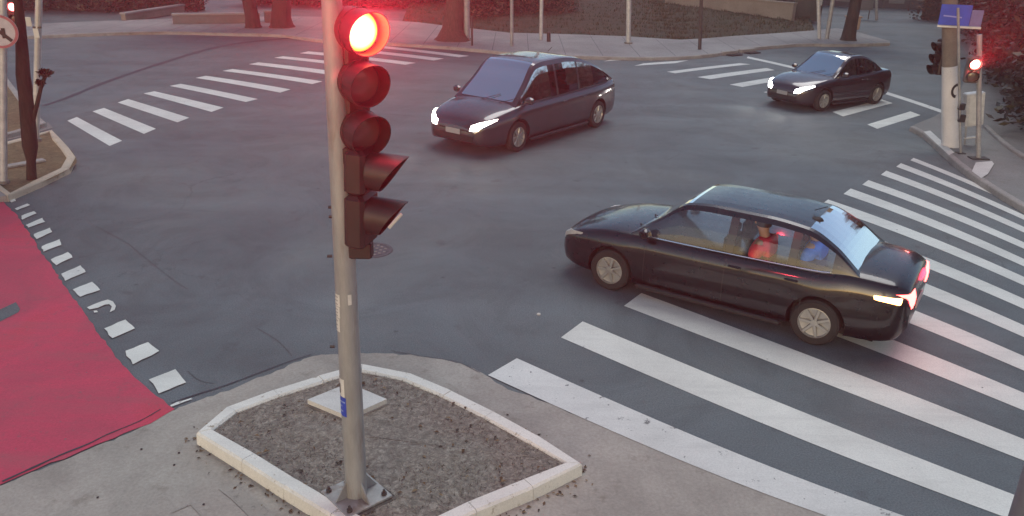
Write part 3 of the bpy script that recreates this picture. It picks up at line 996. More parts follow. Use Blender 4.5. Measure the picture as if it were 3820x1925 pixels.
sticker('printed_line', 1252, 1280, 1534, 1540, bpy.data.materials["pale blue print"], proud=0.0045)
sticker('sticker', 1298, 1311, 1102, 1140, M['sticker'])
for (x, y) in ((1222, 955), (1232, 1292), (1228, 808), (1226, 772)):
    p = at(x + 3, y, base.y - 0.02) - base
    m_ = MB(); m_.tube([(p.x + .03, p.y, p.z), (p.x - .008, p.y - .004, p.z)], 0.013, 8); m_.build('bolt', M['black'], pole)

def basis(origin, fwd, up=Vector((0, 0, 1))):
    f = Vector(fwd).normalized(); r_ = up.cross(f).normalized(); u = f.cross(r_)
    m4 = Matrix(((f.x, r_.x, u.x, origin[0]), (f.y, r_.y, u.y, origin[1]), (f.z, r_.z, u.z, origin[2]), (0, 0, 0, 1)))
    return m4

def visor(mb_, M4, r, L, cut=0.45, n=28, th=0.006, a_cut=0.0, mi=0):
    """tunnel visor along local X, longer over the top"""
    rows_ = []
    for (rr, ends) in ((r, (0.0, 1.0)), (r - th, (1.0, 0.0))):
        for e in ends:
            row = []
            for k in range(n):
                a_ = 2 * pi * k / n
                l_ = L * (1 - cut * (0.5 - 0.5 * cos(a_)) ** 0.8) * e
                row.append(M4 @ Vector((l_, rr * sin(a_), rr * cos(a_) - (0.04 * e if False else 0))))
            rows_.append(row)
    mb_.grid(rows_, closed=True, mi=mi)
    mb_.grid([rows_[3], rows_[0]], closed=True, mi=mi)

def disc(mb_, M4, r, bulge=0.02, n=28, mi=0):
    prof = [(0.0005, bulge), (r * .4, bulge * .85), (r * .75, bulge * .45), (r, 0.0)]
    mb_.lathe(prof, n, M4, mi, axis='X')

# lamp: red lens with a hot centre (radial, an LED cluster behind a diffuser)
def mat_lens(name, centre, edge, r, strength):
    m, nt, b = nodes(name)
    P = coords(nt)
    ln = nt.nodes.new("ShaderNodeVectorMath"); ln.operation = 'LENGTH'
    nt.links.new(P, ln.inputs[0])
    dv = nt.nodes.new("ShaderNodeMath"); dv.operation = 'DIVIDE'; dv.inputs[1].default_value = r
    nt.links.new(ln.outputs['Value'], dv.inputs[0])
    k = ramp(nt, dv.outputs[0], [(0.0, centre), (0.55, centre), (0.95, edge)])
    nt.links.new(k, b.inputs['Emission Color'])
    b.inputs['Emission Strength'].default_value = strength
    b.inputs['Base Color'].default_value = (0.4, 0.03, 0.02, 1)
    return m

# three-section vehicle head
fwdA = Vector((0.62, -0.78, -0.05))
cA = at(1346, 308, base.y - 0.02)
head = thing('traffic_signal', cA, 'three section traffic signal high on the island pole with its top red lamp lit', 'traffic light')
MA0 = basis((0, 0, 0), fwdA)
sp_ = 0.372
for i, dz in enumerate((sp_, 0.0, -sp_)):
    off = MA0 @ Vector((0, 0, dz))
    MS = basis(off, fwdA)
    m_ = MB(); m_.lathe([(0.10, -0.20), (0.155, -0.16), (0.165, -0.03), (0.168, 0.0), (0.158, 0.004), (0.145, 0.004)], 30, MS, axis='X')
    m_.build('housing', M['housing'], head, smooth=True)
    m_ = MB(); visor(m_, MS, 0.163, 0.20, 0.42); m_.build('visor', M['housing'], head, smooth=True)
    m_ = MB(); disc(m_, Matrix.Identity(4), 0.143, 0.03)
    o = m_.build('red_lens' if i == 0 else 'lens', mat_lens("lit red lens", (1.0, 0.72, 0.22), (1.0, 0.10, 0.01), 0.14, 3.2) if i == 0 else M['lens_off'], head, smooth=True)
    o.matrix_local = basis(off + (MA0.to_3x3() @ Vector((0.006, 0, 0))), fwdA)
    if i == 0: o['label'] = 'lit red lens glowing yellow white at its centre'
m_ = MB(); m_.box(-0.19, -0.10, -sp_ - 0.13, -0.03, 0.10, sp_ + 0.13, M4=MA0, bev=0.02); m_.build('spine', M['housing'], head)
# brackets of the head
for dz, in ((sp_ + 0.05,), (-sp_ - 0.05,)):
    p = MA0 @ Vector((-0.1, 0, dz)); q = base + on_pole(cA.z + p.z) - cA
    m_ = MB(); m_.tube([p, q], 0.028, 10); m_.build('bracket_arm', M['dark_steel'], head)

# two-section pedestrian head below
fwdB = Vector((0.97, -0.24, -0.05))
cB = at(1385, 745, base.y - 0.03)
ped = thing('pedestrian_signal', cB, 'dark two section pedestrian signal with hooded visors under the lit traffic signal', 'pedestrian signal')
MB0 = basis((0, 0, 0), fwdB)
for i, (dz) in enumerate((0.235, -0.125)):
    m_ = MB(); m_.box(-0.17, -0.155, dz - (0.178 if i == 0 else 0.26), 0.0, 0.155, dz + 0.178, M4=MB0, bev=0.03); m_.build('housing', M['housing'], ped)
    MS = basis(MB0 @ Vector((0.0, 0, dz)), fwdB)
    m_ = MB(); visor(m_, MS, 0.15, 0.30, 0.72); m_.build('visor', M['housing'], ped, smooth=True)
    m_ = MB(); disc(m_, basis(MB0 @ Vector((0.003, 0, dz)), fwdB), 0.135, 0.02); m_.build('lens', M['lens_off'], ped, smooth=True)
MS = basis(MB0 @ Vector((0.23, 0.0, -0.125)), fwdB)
m_ = MB(); m_.box(-0.013, -0.166, -0.03, 0.013, -0.152, 0.14, M4=MS @ Matrix.Rotation(R(38), 4, 'Y'), bev=0.006); m_.build('visor_glint', M['pale_steel'], ped)  # pale strip standing for the reflection inside the lower visor
pb = base - cB
for py_ in (575, 925):
    q = at(1290, py_, base.y) - cB
    z = q.z; pc = base + on_pole(cB.z + z) - cB
    m_ = MB(); m_.box(-0.06, -0.06, -0.07, 0.13 if py_ < 700 else 0.16, 0.06, 0.07, M4=Matrix.Translation((pc.x + 0.07, pc.y - 0.01, z)), bev=0.012); m_.build('bracket', M['housing'], ped)
z0 = (at(1290, 885, base.y) - cB).z; z1 = (at(1290, 605, base.y) - cB).z
pc = base + on_pole(cB.z + (z0 + z1) / 2) - cB
m_ = MB(); m_.box(0.085, -0.03, z0, 0.145, 0.03, z1, M4=Matrix.Translation((pc.x, pc.y, 0)), bev=0.008); m_.build('mounting_rail', M['pale_steel'], ped)

# red lamp light; the beam is aimed up for a halo in the haze
def lamp_light(name, kind, e, c, loc, fwd=None, cone=110, blend=1.0, soft=.05):
    l_ = bpy.data.lights.new(name, kind); l_.energy = e; l_.color = c; l_.shadow_soft_size = soft
    o_ = bpy.data.objects.new(name, l_); o_.location = loc; col.objects.link(o_)
    if fwd is not None:
        l_.spot_size = R(cone); l_.spot_blend = blend
        o_.rotation_euler = Vector(fwd).to_track_quat('-Z', 'Y').to_euler()
    return o_
lamp_light("red_lamp_beam", 'SPOT', 4800.0, (1.0, 0.012, 0.04), cA + (MA0.to_3x3() @ Vector((0.16, 0, sp_))), (0.05, -0.9, 0.45), 115)
lamp_light("red_lamp_spill", 'POINT', 24.0, (1.0, 0.05, 0.09), cA + (MA0.to_3x3() @ Vector((0.24, 0, sp_ - .02))))
lamp_light("red_lamp_glow", 'POINT', 1.2, (1.0, 0.35, 0.06), cA + (MA0.to_3x3() @ Vector((0.09, 0.03, sp_))), soft=.03)

# ------------------------------------------------------------------ cars
def lerp(a, b, t): return a + (b - a) * t

def interp(tab, x):
    if x <= tab[0][0]: return tab[0][1]
    for (x0, y0), (x1, y1) in zip(tab, tab[1:]):
        if x <= x1:
            t = (x - x0) / (x1 - x0)
            t = t * t * (3 - 2 * t) if False else t
            return y0 + (y1 - y0) * t
    return tab[-1][1]

def smooth_interp(tab, x):
    n = len(tab)
    if x <= tab[0][0]: return tab[0][1]
    if x >= tab[-1][0]: return tab[-1][1]
    for i in range(n - 1):
        x0, y0 = tab[i]; x1, y1 = tab[i + 1]
        if x <= x1:
            h = x1 - x0; t = (x - x0) / h
            d = (y1 - y0) / h
            dm = (y0 - tab[i - 1][1]) / (x0 - tab[i - 1][0]) if i > 0 else d
            dp = (tab[i + 2][1] - y1) / (tab[i + 2][0] - x1) if i < n - 2 else d
            m0 = 0 if dm * d <= 0 else 2 * dm * d / (dm + d)
            m1 = 0 if dp * d <= 0 else 2 * dp * d / (dp + d)
            if i == 0: m0 = d
            if i == n - 2: m1 = d
            return (y0 * (2 * t ** 3 - 3 * t * t + 1) + h * m0 * (t ** 3 - 2 * t * t + t) + y1 * (-2 * t ** 3 + 3 * t * t) + h * m1 * (t ** 3 - t * t))

def make_car(loc, heading, label, paint, L=4.4, W=1.78, H=1.46, kind='sedan', wb=None, glass=None, side_glass=None, lights=('head',), group=None, plate=True, glow=0.0, tail_on=False, lamp=None):
    """x forward from -L/2 to L/2"""
    root = thing('car', loc, label, 'car', heading, group)
    hl, hw = L / 2, W / 2
    wb = wb or L * 0.595
    xf, xr = hl - L * 0.195, hl - L * 0.195 - wb      # wheel centres
    wr = 0.315
    bz = 0.19
    # deck height (top of lower body) along x
    if kind == 'sedan':
        deck = [(-hl, 0.80), (-hl + .05, 0.93), (-hl + .25, 1.00), (-hl + .75, 1.03), (-hl + 1.1, 0.99), (0, 0.95), (hl - 1.35, 0.93), (hl - 0.9, 0.90), (hl - .35, 0.78), (hl - .08, 0.66), (hl, 0.54)]
        xs0, xs1, xs2, xs3 = hl - 1.22, hl - 1.98, -hl + 1.35, -hl + 0.62      # windscreen base/top, rear top/base
    else:
        deck = [(-hl, 0.86), (-hl + .04, 1.0), (-hl + .2, 1.02), (-hl + .75, 1.0), (-hl + 1.1, 0.99), (0, 0.96), (hl - 1.2, 0.94), (hl - 0.85, 0.90), (hl - .35, 0.78), (hl - .08, 0.66), (hl, 0.54)]
        xs0, xs1, xs2, xs3 = hl - 1.0, hl - 1.92, -hl + 1.75, -hl + 0.16
    bott = [(-hl, 0.42), (-hl + .12, 0.27), (-hl + .5, 0.21), (hl - .5, 0.19), (hl - .12, 0.22), (hl, 0.30)]
    wid = [(-hl, 0.70), (-hl + .06, 0.80), (-hl + .22, 0.905), (-hl + .6, 0.965), (-hl + 1.2, 1.0), (hl - 1.3, 1.0), (hl - .75, 0.965), (hl - .35, 0.885), (hl - .1, 0.74), (hl, 0.60)]
    ns = 72
    xsn = [-hl + L * (0.5 - 0.5 * cos(pi * i / ns)) for i in range(ns + 1)]
    sect = []
    for x in xsn:
        zt = smooth_interp(deck, x); zb = smooth_interp(bott, x); w = hw * smooth_interp(wid, x)
        side = []
        prof = [(0.0, 0.90), (0.06, 0.955), (0.18, 0.985), (0.34, 1.0), (0.52, 0.998), (0.66, 0.990), (0.76, 0.993), (0.86, 0.965), (0.94, 0.925), (0.985, 0.88)]
        for (t, k) in prof:
            z = zb + (zt - zb) * t
            # flared arches
            dd = min(abs(x - xf), abs(x - xr)); fl = 0.018 * max(0, 1 - (dd / 0.46) ** 2) * (1 if t < .7 else 0.3)
            side.append((w * k + fl, z))
        crown = 0.05 if x > xs0 - .2 or x < xs3 + .2 else 0.0
        top_ = [(w * 0.84, zt), (w * 0.70, zt + crown * .45), (w * 0.45, zt + crown * .8), (w * .2, zt + crown), (0.0, zt + crown)]
        half = side + top_
        botl = [(0.0, zb + .02), (w * .5, zb + .01), (w * 0.84, zb)]
        ring = [(x, y, z) for y, z in botl] + [(x, y, z) for y, z in half] + [(x, -y, z) for y, z in half[-2::-1]] + [(x, -y, z) for y, z in botl[::-1][:-1]]
        sect.append(ring)
    mb_ = MB(); mb_.grid(sect, closed=True)
    n = len(sect[0])
    mb_.add(sect[0], [tuple(range(n))]); mb_.add(sect[-1], [tuple(range(n))])
    body = mb_.build('body', paint, None)
    import bmesh
    bmm = bmesh.new(); bmm.from_mesh(body.data); bmesh.ops.remove_doubles(bmm, verts=bmm.verts, dist=1e-5); bmesh.ops.recalc_face_normals(bmm, faces=bmm.faces); bmm.to_mesh(body.data); bmm.free()
    # wheel arches cut out
    cm = MB()
    for x in (xf, xr):
        for s in (-1, 1):
            cm.tube([(x, s * (hw - 0.27), wr + .01), (x, s * (hw + 0.2), wr + .01)], wr + 0.055, 28)
    cut = cm.build('cutter', paint, None)
    mod = body.modifiers.new('b', 'BOOLEAN'); mod.object = cut; mod.operation = 'DIFFERENCE'; mod.solver = 'EXACT'
    dg = bpy.context.evaluated_depsgraph_get()
    me = bpy.data.meshes.new_from_object(body.evaluated_get(dg))
    body.modifiers.clear(); body.data = me
    bpy.data.objects.remove(cut)
    body.data.materials.clear(); body.data.materials.append(paint)
    body.data.polygons.foreach_set("use_smooth", [True] * len(body.data.polygons))
    try: body.data.set_sharp_from_angle(angle=R(35))
    except Exception: pass
    body.parent = root
    # arch liners
    for x in (xf, xr):
        for s in (-1, 1):
            m2 = MB(); rr = wr + 0.045
            m2.grid([[(x + rr * cos(a_), y, wr + .01 + rr * sin(a_)) for a_ in [pi * k / 14 for k in range(15)]] for y in (s * (hw - .29), s * (hw - .035))])
            m2.add([(x + rr * cos(pi * k / 14), s * (hw - .26), wr + .01 + rr * sin(pi * k / 14)) for k in range(15)], [tuple(range(15))])
            m2.build('arch_liner', M['black'], body)
    # greenhouse
    roof_w = hw * 0.70
    z_roof = H
    gh = [(xs3, smooth_interp(deck, xs3) - .01), (lerp(xs3, xs2, .5), lerp(0.99, z_roof, .60 if kind == 'sedan' else .60)), (xs2, z_roof - .045), (lerp(xs2, xs1, .35), z_roof), (lerp(xs2, xs1, .75), z_roof), (xs1, z_roof - .035), (lerp(xs1, xs0, .5), lerp(z_roof, 0.92, .52)), (xs0, smooth_interp(deck, xs0) + .005)]
    ng = 56
    xg = [xs3 + (xs0 - xs3) * i / ng for i in range(ng + 1)]
    fr, gside, gfront, gback = MB(), {}, MB(), MB()
    secs = []
    for x in xg:
        zb_ = smooth_interp(deck, x) - 0.012
        zr_ = max(smooth_interp(gh, x), zb_ + 0.004)
        wbt = hw * smooth_interp(wid, x) * 0.885
        hfrac = (zr_ - zb_) / max(1e-3, z_roof - 0.94)
        wtop = lerp(wbt, roof_w, min(1, hfrac) ** 0.9)
        pts_ = []
        for t in (0, .25, .5, .75, .93):
            z = zb_ + (zr_ - zb_) * t * 0.93
            pts_.append((x, lerp(wbt, wtop, t) + 0.02 * sin(pi * t) * min(1, hfrac), z))
        pts_.append((x, wtop * 0.955, zr_ - (zr_ - zb_) * .02))
        pts_.append((x, wtop * 0.85, zr_ + 0.004))
        for u in (.6, .3, 0.0):
            pts_.append((x, wtop * u, zr_ + 0.02 * (1 - u * u) * min(1, hfrac) + 0.004))
        secs.append(pts_)
    W_IN = [(xs3 + .30 if kind != 'sedan' else xs3 + .38, 0), ]
    b_post = lerp(xs1, xs2, .42)
    c_post = xs2 + (0.12 if kind == 'sedan' else 0.0)
    mem = {'rear_quarter_window': (xs3 + .34 if kind == 'sedan' else xs3 + .30, c_post - .05), 'rear_side_window': (c_post + .03, b_post - .045), 'front_side_window': (b_post + .045, xs0 - .22)}
    panes = {(k, sg): MB() for k in mem for sg in (1, -1)}
    for i in range(ng):
        xm = (xg[i] + xg[i + 1]) / 2
        for sgn in (1, -1):
            A = [(p[0], p[1] * sgn, p[2]) for p in secs[i]]; B = [(p[0], p[1] * sgn, p[2]) for p in secs[i + 1]]
            for k in range(9):
                q = [A[k], A[k + 1], B[k + 1], B[k]]
                tgt = fr
                if k < 4 and secs[i][3][2] - secs[i][0][2] > 0.05:
                    for nm, (a_, b_) in mem.items():
                        if a_ < xm < b_: tgt = panes[(nm, sgn)]
                if k >= 6:
                    if xs1 < xm < xs0 - 0.04: tgt = gfront
                    elif xs3 + 0.05 < xm < xs2: tgt = gback
                tgt.add(q, [(0, 1, 2, 3)])
    frame = fr.build('cabin_frame', paint, root, smooth=True)
    g1 = glass or GLASS_SCREEN; g2 = side_glass or GLASS
    gfront.build('windscreen', g1, root, smooth=True); gback.build('rear_window', g2, root, smooth=True)
    for (nm, _sg), m2 in panes.items():
        if m2.f: m2.build(nm, g2, root, smooth=True)
    # inside: floor tub, dashboard and seats
    m2 = MB(); m2.box(xs3 + .1, -hw * .8, 0.60, xs0 - .1, hw * .8, 0.64)
    m2.build('cabin_floor', M['seat'], root)
    for sx in (lerp(xs1, xs2, .30), lerp(xs1, xs2, .85)):
        for sy in (-1, 1):
            m2 = MB()
            m2.box(-0.08, -0.24, 0.62, 0.42, 0.24, 0.74, bev=.05)
            m2.box(-0.17, -0.24, 0.66, -0.04, 0.24, 1.12, bev=.05)
            m2.box(-0.18, -0.11, 1.12, -0.07, 0.11, 1.28, bev=.04)
            o = m2.build('seat', M['seat'], root); o.location = (sx, sy * hw * .42, 0)
    m2 = MB(); m2.box(xs0 - .62, -hw * .78, 0.62, xs0 - .18, hw * .78, 0.915, bev=.05); m2.build('dashboard', M['seat'], root)
    # wheels
    for x in (xf, xr):
        for s in (-1, 1):
            we = thing('wheel', (x, s * (hw - 0.105), wr), None, None)
            for k_ in ('label', 'category'):
                if k_ in we: del we[k_]
            we.parent = root
            m2 = MB(); m2.lathe([(wr * .66, -.095), (wr * .9, -.1), (wr * .985, -.075), (wr, -.03), (wr, .03), (wr * .985, .075), (wr * .9, .1), (wr * .66, .095)], 32)
            m2.build('tyre', M['rubber'], we, smooth=True)
            m2 = MB(); yo = s * .086
            m2.lathe([(wr * .67, s * .09), (wr * .63, s * .092), (wr * .60, s * .06), (wr * .2, s * .045), (0.001, s * .045)], 28)
            for k in range(7):
                a_ = 2 * pi * k / 7
                Mk = Matrix.Rotation(a_, 4, 'Y')
                m2.box(0.02, min(yo - .03 * s, yo), -.022, wr * .63, max(yo - .03 * s, yo), .022, M4=Mk, bev=.006)
            m2.lathe([(0.001, s * .095), (.045, s * .092), (.05, s * .07)], 16)
            m2.build('rim', M['rim'], we, smooth=True)
    # bumper intake, grille, plate
    def front_pt(y, z, out=0.0):
        # x of body front surface at lateral y and height z
        best = -hl
        best = hl
        lo_, hi_ = hl - 1.4, hl
        for _ in range(26):
            mid_ = (lo_ + hi_) / 2
            zt = smooth_interp(deck, mid_); zb2 = smooth_interp(bott, mid_); w = hw * smooth_interp(wid, mid_)
            ok = abs(y) <= w * 0.95 and zb2 <= z <= zt
            if ok: lo_ = mid_
            else: hi_ = mid_
        return lo_ + out
    def rear_pt(y, z, out=0.0):
        lo_, hi_ = -hl, -hl + 1.4
        for _ in range(26):
            mid_ = (lo_ + hi_) / 2
            zt = smooth_interp(deck, mid_); zb2 = smooth_interp(bott, mid_); w = hw * smooth_interp(wid, mid_)
            ok = abs(y) <= w * 0.95 and zb2 <= z <= zt
            if ok: hi_ = mid_
            else: lo_ = mid_
        return hi_ - out
    def skin(name, y0, y1, z0, z1, mat, fn, out, nn=10, parent=None, zz=None):
        m3 = MB(); rows_ = []
        for j in range(5):
            row = []
            for i in range(nn + 1):
                y = lerp(y0, y1, i / nn)
                lo2, hi2 = (z0, z1) if zz is None else zz(i / nn)
                z = lerp(lo2, hi2, j / 4)
                row.append((fn(y, z, out), y, z))
            rows_.append(row)
        m3.grid(rows_)
        # give it a rim so that it has thickness
        back = [[(p[0] - (0.03 if fn is front_pt else -0.03), p[1], p[2]) for p in r_] for r_ in rows_]
        m3.grid([rows_[0], back[0]]); m3.grid([rows_[-1], back[-1]])
        m3.grid([[r_[0] for r_ in rows_], [r_[0] for r_ in back]]); m3.grid([[r_[-1] for r_ in rows_], [r_[-1] for r_ in back]])
        return m3.build(name, mat, parent or root, smooth=True)
    skin('grille', -hw * .45, hw * .45, 0.50, 0.53, M['black'], front_pt, 0.012)
    skin('lower_intake', -hw * .55, hw * .55, 0.30, 0.42, M['black'], front_pt, 0.010)
    if plate:
        m2 = MB(); m2.box(hl + .005, -0.2, 0.42, hl + .022, 0.2, 0.53, bev=.004); m2.build('number_plate', M['plate'], root)
    m2 = MB(); m2.box(-hl - .022, -0.2, 0.55, -hl - .004, 0.2, 0.67, bev=.004); m2.build('number_plate', M['plate'], root)
    for s in (-1, 1):
        skin('headlight', s * hw * .47, s * hw * .86, .55, .66, lamp if 'head' in lights else M['pale_steel'], front_pt, 0.014, zz=lambda t: (.53 + .02 * t, .65 + .11 * t))
        skin('tail_light', s * hw * .46, s * hw * .90, .70, .90, TAIL_ON if tail_on else TAIL, rear_pt, 0.014)
        # mirrors, handles, sill
        me_ = MB(); xm = xs0 - .28
        me_.box(xm - .06, s * (hw * .93) - .02, .97, xm + .02, s * (hw * .93) + .02, 1.01)
        me_.box(xm - .07, min(s * (hw * .95), s * (hw * 1.14)), .96, xm + .06, max(s * (hw * .95), s * (hw * 1.14)), 1.10, bev=.035)
        me_.build('mirror', paint, root, smooth=True)
        for hx in (b_post - .05, c_post + .02):
            me_ = MB(); yb = hw * 1.0
            me_.box(hx - .17, min(s * (yb - .012), s * (yb + .016)), .815, hx, max(s * (yb - .012), s * (yb + .016)), .842, bev=.008)
            me_.build('door_handle', paint, root)
        # door seams: thin recess lines
        for sx_ in (xs0 - .28, b_post, c_post - .22):
            me_ = MB(); rows_ = []
            for j in range(9):
                z = lerp(.28, .90, j / 8); t = (z - smooth_interp(bott, sx_)) / (smooth_interp(deck, sx_) - smooth_interp(bott, sx_))
                k_ = interp([(0, .90), (0.06, .955), (.18, .985), (.34, 1.0), (.52, .998), (.66, .990), (.76, .993), (.86, .965), (.94, .925), (.985, .88)], t)
                y = s * (hw * smooth_interp(wid, sx_) * k_ + .003)
                rows_.append([(sx_ - .006, y, z), (sx_ + .006, y, z)])
            me_.grid(rows_); me_.build('door_seam', M['black'], root)
        # window trim line
        me_ = MB(); pl = []
        for i in range(24):
            x = lerp(xs3 + .35, xs0 - .15, i / 23)
            pl.append((x, s * (hw * smooth_interp(wid, x) * .90), smooth_interp(deck, x) + .004))
        me_.tube(pl, 0.011, 6); me_.build('belt_trim', M['chrome'] if kind == 'sedan' else M['black'], root, smooth=True)
        # sill
        me_ = MB(); me_.box(xr + .42, min(s * (hw - .06), s * (hw + .004)), .155, xf - .42, max(s * (hw - .06), s * (hw + .004)), .225, bev=.02); me_.build('sill', M['black'], root)
    # underbody
    m2 = MB(); m2.box(-hl + .35, -hw * .72, .155, hl - .35, hw * .72, .24); m2.build('underbody', M['black'], root)
    # wipers
    for s in (-.1, .45):
        m2 = MB(); m2.tube([(xs0 + .03, s * hw, smooth_interp(deck, xs0) + .035), (xs0 - .17, (s + .42) * hw, smooth_interp(gh, xs0 - .17) + .035)], .007, 6); m2.build('wiper', M['black'], root)
    m2 = MB(); m2.tube([(xs2 + .1, 0, z_roof + .02), (xs2 - .06, 0, z_roof + .10)], .006, 6); m2.build('aerial', M['black'], root)
    if glow:
        for s in (-1, 1):
            l2 = bpy.data.lights.new("headlight_beam", 'SPOT'); l2.energy = glow; l2.spot_size = R(75); l2.spot_blend = 0.8; l2.color = (1, .95, .85); l2.shadow_soft_size = .06
            o2 = bpy.data.objects.new("headlight_beam", l2); col.objects.link(o2); o2.parent = root
            o2.location = (hl + .07, s * hw * .62, .6)
            o2.rotation_euler = (R(90 - 12), 0, R(-90))
    return root, dict(xs=(xs0, xs1, xs2, xs3), hw=hw, hl=hl)

LAMP_WHITE = emit("lit headlight", (1.0, 0.96, 0.98), 12.0)
LAMP_WARM = emit("warm lit headlight", (1.0, 0.90, 0.78), 8.0)
TAIL = plain("red lamp plastic", (0.25, 0.01, 0.015), 0.25, coat=1.0)
TAIL_ON = emit("lit tail lamp", (1.0, 0.10, 0.09), 3.2)
P_PURPLE = car_paint("aubergine black paint", (0.030, 0.030, 0.040))
P_BLACK = car_paint("deep black paint", (0.006, 0.006, 0.008), 0.6, 0.3)
P_DARK = car_paint("dark plum paint", (0.028, 0.020, 0.028))

car_mid, _ = make_car((0.32, 21.0, 0), R(232), 'dark purple hatchback turning left across the junction, nearest car behind the signal pole', P_PURPLE, L=5.15, W=1.98, H=1.72, kind='hatch', wb=3.1, lamp=LAMP_WARM, glow=10)
car_far, _ = make_car((9.72, 25.8, 0), R(211), 'dark sedan with bright white headlights coming over the worn crossing at right', P_DARK, L=4.05, W=1.86, H=1.50, kind='sedan', lamp=LAMP_WHITE, glow=14)
car_near, inf = make_car((3.18, 11.05, 0), R(147), 'large black sedan closest to the camera driving over the striped crossing at right', P_BLACK, L=4.95, W=1.82, H=1.50, kind='sedan', glass=GLASS, side_glass=GLASS_CLEAR, lights=(), tail_on=True)

car_mid.scale = (1.10, 1.10, 1.13)
# amber side marker on the tail lamp of the near car
hwN, hlN = inf['hw'], inf['hl']
m_ = MB(); m_.box(-hlN + .10, hwN * .80, .80, -hlN + .42, hwN * .935, .86, bev=.01)
o = m_.build('side_marker', emit("amber marker", (1.0, 0.42, 0.12), 5.0), car_near)

o2 = lamp_light('tail_lamp_light', 'POINT', 1.2, (1, .04, .10), (0, 0, 0), soft=.1)
o2.parent = car_near; o2.location = (-hlN - .12, hwN * .62, .82)
o2 = lamp_light('tail_lamp_light', 'POINT', 1.2, (1, .04, .10), (0, 0, 0), soft=.1)
o2.parent = car_near; o2.location = (-hlN - .12, -hwN * .62, .82)
# passengers seen through the side windows
def person(parent_car, lx, ly, shirt, shirt2, label, turn=0.0):
    R3 = Matrix.Rotation(parent_car.rotation_euler.z, 4, 'Z'); base_ = Vector(parent_car.location) + (R3 @ Vector((lx, ly, 0)))
    t_ = thing('person', (base_.x, base_.y, 0.70), label, 'person', parent_car.rotation_euler.z + turn)
    t_.scale = (1.1, 1.1, 1.0)
    J = [((0, 0, 0.0), .13), ((-.03, 0, .18), .135), ((-.05, 0, .36), .15), ((-.04, 0, .47), .075), ((-.02, 0, .55), .058), ((0.0, 0, .63), .088), ((.0, 0, .70), .085),
         ((-.05, .17, .41), .07), ((.02, .24, .22), .052), ((.22, .19, .10), .042), ((.29, .17, .10), .04),
         ((-.05, -.17, .41), .07), ((.02, -.24, .22), .052), ((.22, -.19, .10), .042), ((.29, -.17, .10), .04),
         ((.20, .10, -.01), .09), ((.42, .11, .0), .075), ((.48, .11, -.06), .06), ((.20, -.10, -.01), .09), ((.42, -.11, .0), .075), ((.48, -.11, -.06), .06)]
    E_ = [(0, 1), (1, 2), (2, 3), (3, 4), (4, 5), (5, 6), (2, 7), (7, 8), (8, 9), (9, 10), (2, 11), (11, 12), (12, 13), (13, 14), (0, 15), (15, 16), (16, 17), (0, 18), (18, 19), (19, 20)]
    def skinned(nm, js, es, mat, grow=0.0):
        me = bpy.data.meshes.new(nm); me.from_pydata([J[j][0] for j in js], [], [(js.index(a_), js.index(b_)) for a_, b_ in es])
        o_ = bpy.data.objects.new(nm, me); col.objects.link(o_)
        md = o_.modifiers.new('s', 'SKIN')
        for i_, j in enumerate(js):
            v = me.skin_vertices[0].data[i_]; rr = J[j][1] + grow
            v.radius = (rr, rr * (1.15 if j in (0, 1, 2) else 1)); v.use_root = (i_ == 0)
        o_.modifiers.new('u', 'SUBSURF').levels = 2
        me2 = bpy.data.meshes.new_from_object(o_.evaluated_get(bpy.context.evaluated_depsgraph_get()))
        o_.modifiers.clear(); o_.data = me2; me2.materials.clear(); me2.materials.append(mat)
        me2.polygons.foreach_set("use_smooth", [True] * len(me2.polygons))
        o_.parent = t_
        return o_
    skinned('body', list(range(21)), E_, M['skin'])
    skinned('shirt', [0, 1, 2, 3, 7, 8, 11, 12], [(0, 1), (1, 2), (2, 3), (2, 7), (7, 8), (2, 11), (11, 12)], shirt, 0.03)
    m3 = MB(); m3.lathe([(0.001, .80), (.06, .785), (.09, .74), (.096, .68), (.088, .63)], 16, axis='Z'); m3.v = [(x - .012, y, z) for x, y, z in m3.v]
    m3.build('hair', M['hair'], t_, smooth=True)
    m3 = MB(); m3.box(.075, -.014, .635, .105, .014, .67, bev=.008); m3.build('nose', M['skin'], t_)
    if shirt2 is not None:
        skinned('vest_panel', [2, 3, 7, 11], [(2, 3), (2, 7), (2, 11)], shirt2, 0.045)
    return t_
person(car_near, inf['xs'][2] + .62, inf['hw'] * .52, M['cloth_red'], M['cloth_white'], 'person in a red and white top in the rear seat of the near black sedan')
person(car_near, inf['xs'][2] + .02, inf['hw'] * .22, M['cloth_blue'], None, 'person in a bright blue top beside the rear window of the near black sedan')

# ------------------------------------------------------------------ right corner: utility pole, signs, signal, cabinet
rc_low = [(3300, 405), (3360, 432), (3405, 468), (3448, 505), (3500, 548), (3560, 600), (3620, 648), (3680, 690), (3740, 722), (3900, 800), (4200, 960)]
rc_in = [(4400, 700), (4200, 300), (3900, 150), (3650, 140), (3560, 250), (3500, 360), (3440, 380)]
P = [Vector((*G(x, y, 0.13).xy, 0)) for x, y in rc_low]
Q = [Vector((*G(x, y, 0.13).xy, 0)) for x, y in rc_in]
rw_px = [(3395, 470), (3440, 492), (3500, 545), (3560, 598), (3620, 645), (3690, 692), (3780, 745), (3900, 812), (4300, 1000)]
P = [Vector((*G(x, y, 0.13).xy, 0)) for x, y in rw_px]
Q = [Vector((40, 12, 0)), Vector((48, 60, 0)), Vector((*G(3640, 105).xy, 0)), Vector((*G(3610, 200).xy, 0)), Vector((*G(3600, 300).xy, 0)), Vector((*G(3560, 400).xy, 0)), Vector((*G(3480, 450).xy, 0)), Vector((*G(3430, 470).xy, 0))]
corner = structure(sheet('pavement', P + Q, 0.11, M['walk']))
kerb_run(corner, smooth_poly(P, 4), 0.16, 0.13, M['kerb_grey'], False, 0.8, seed=21)
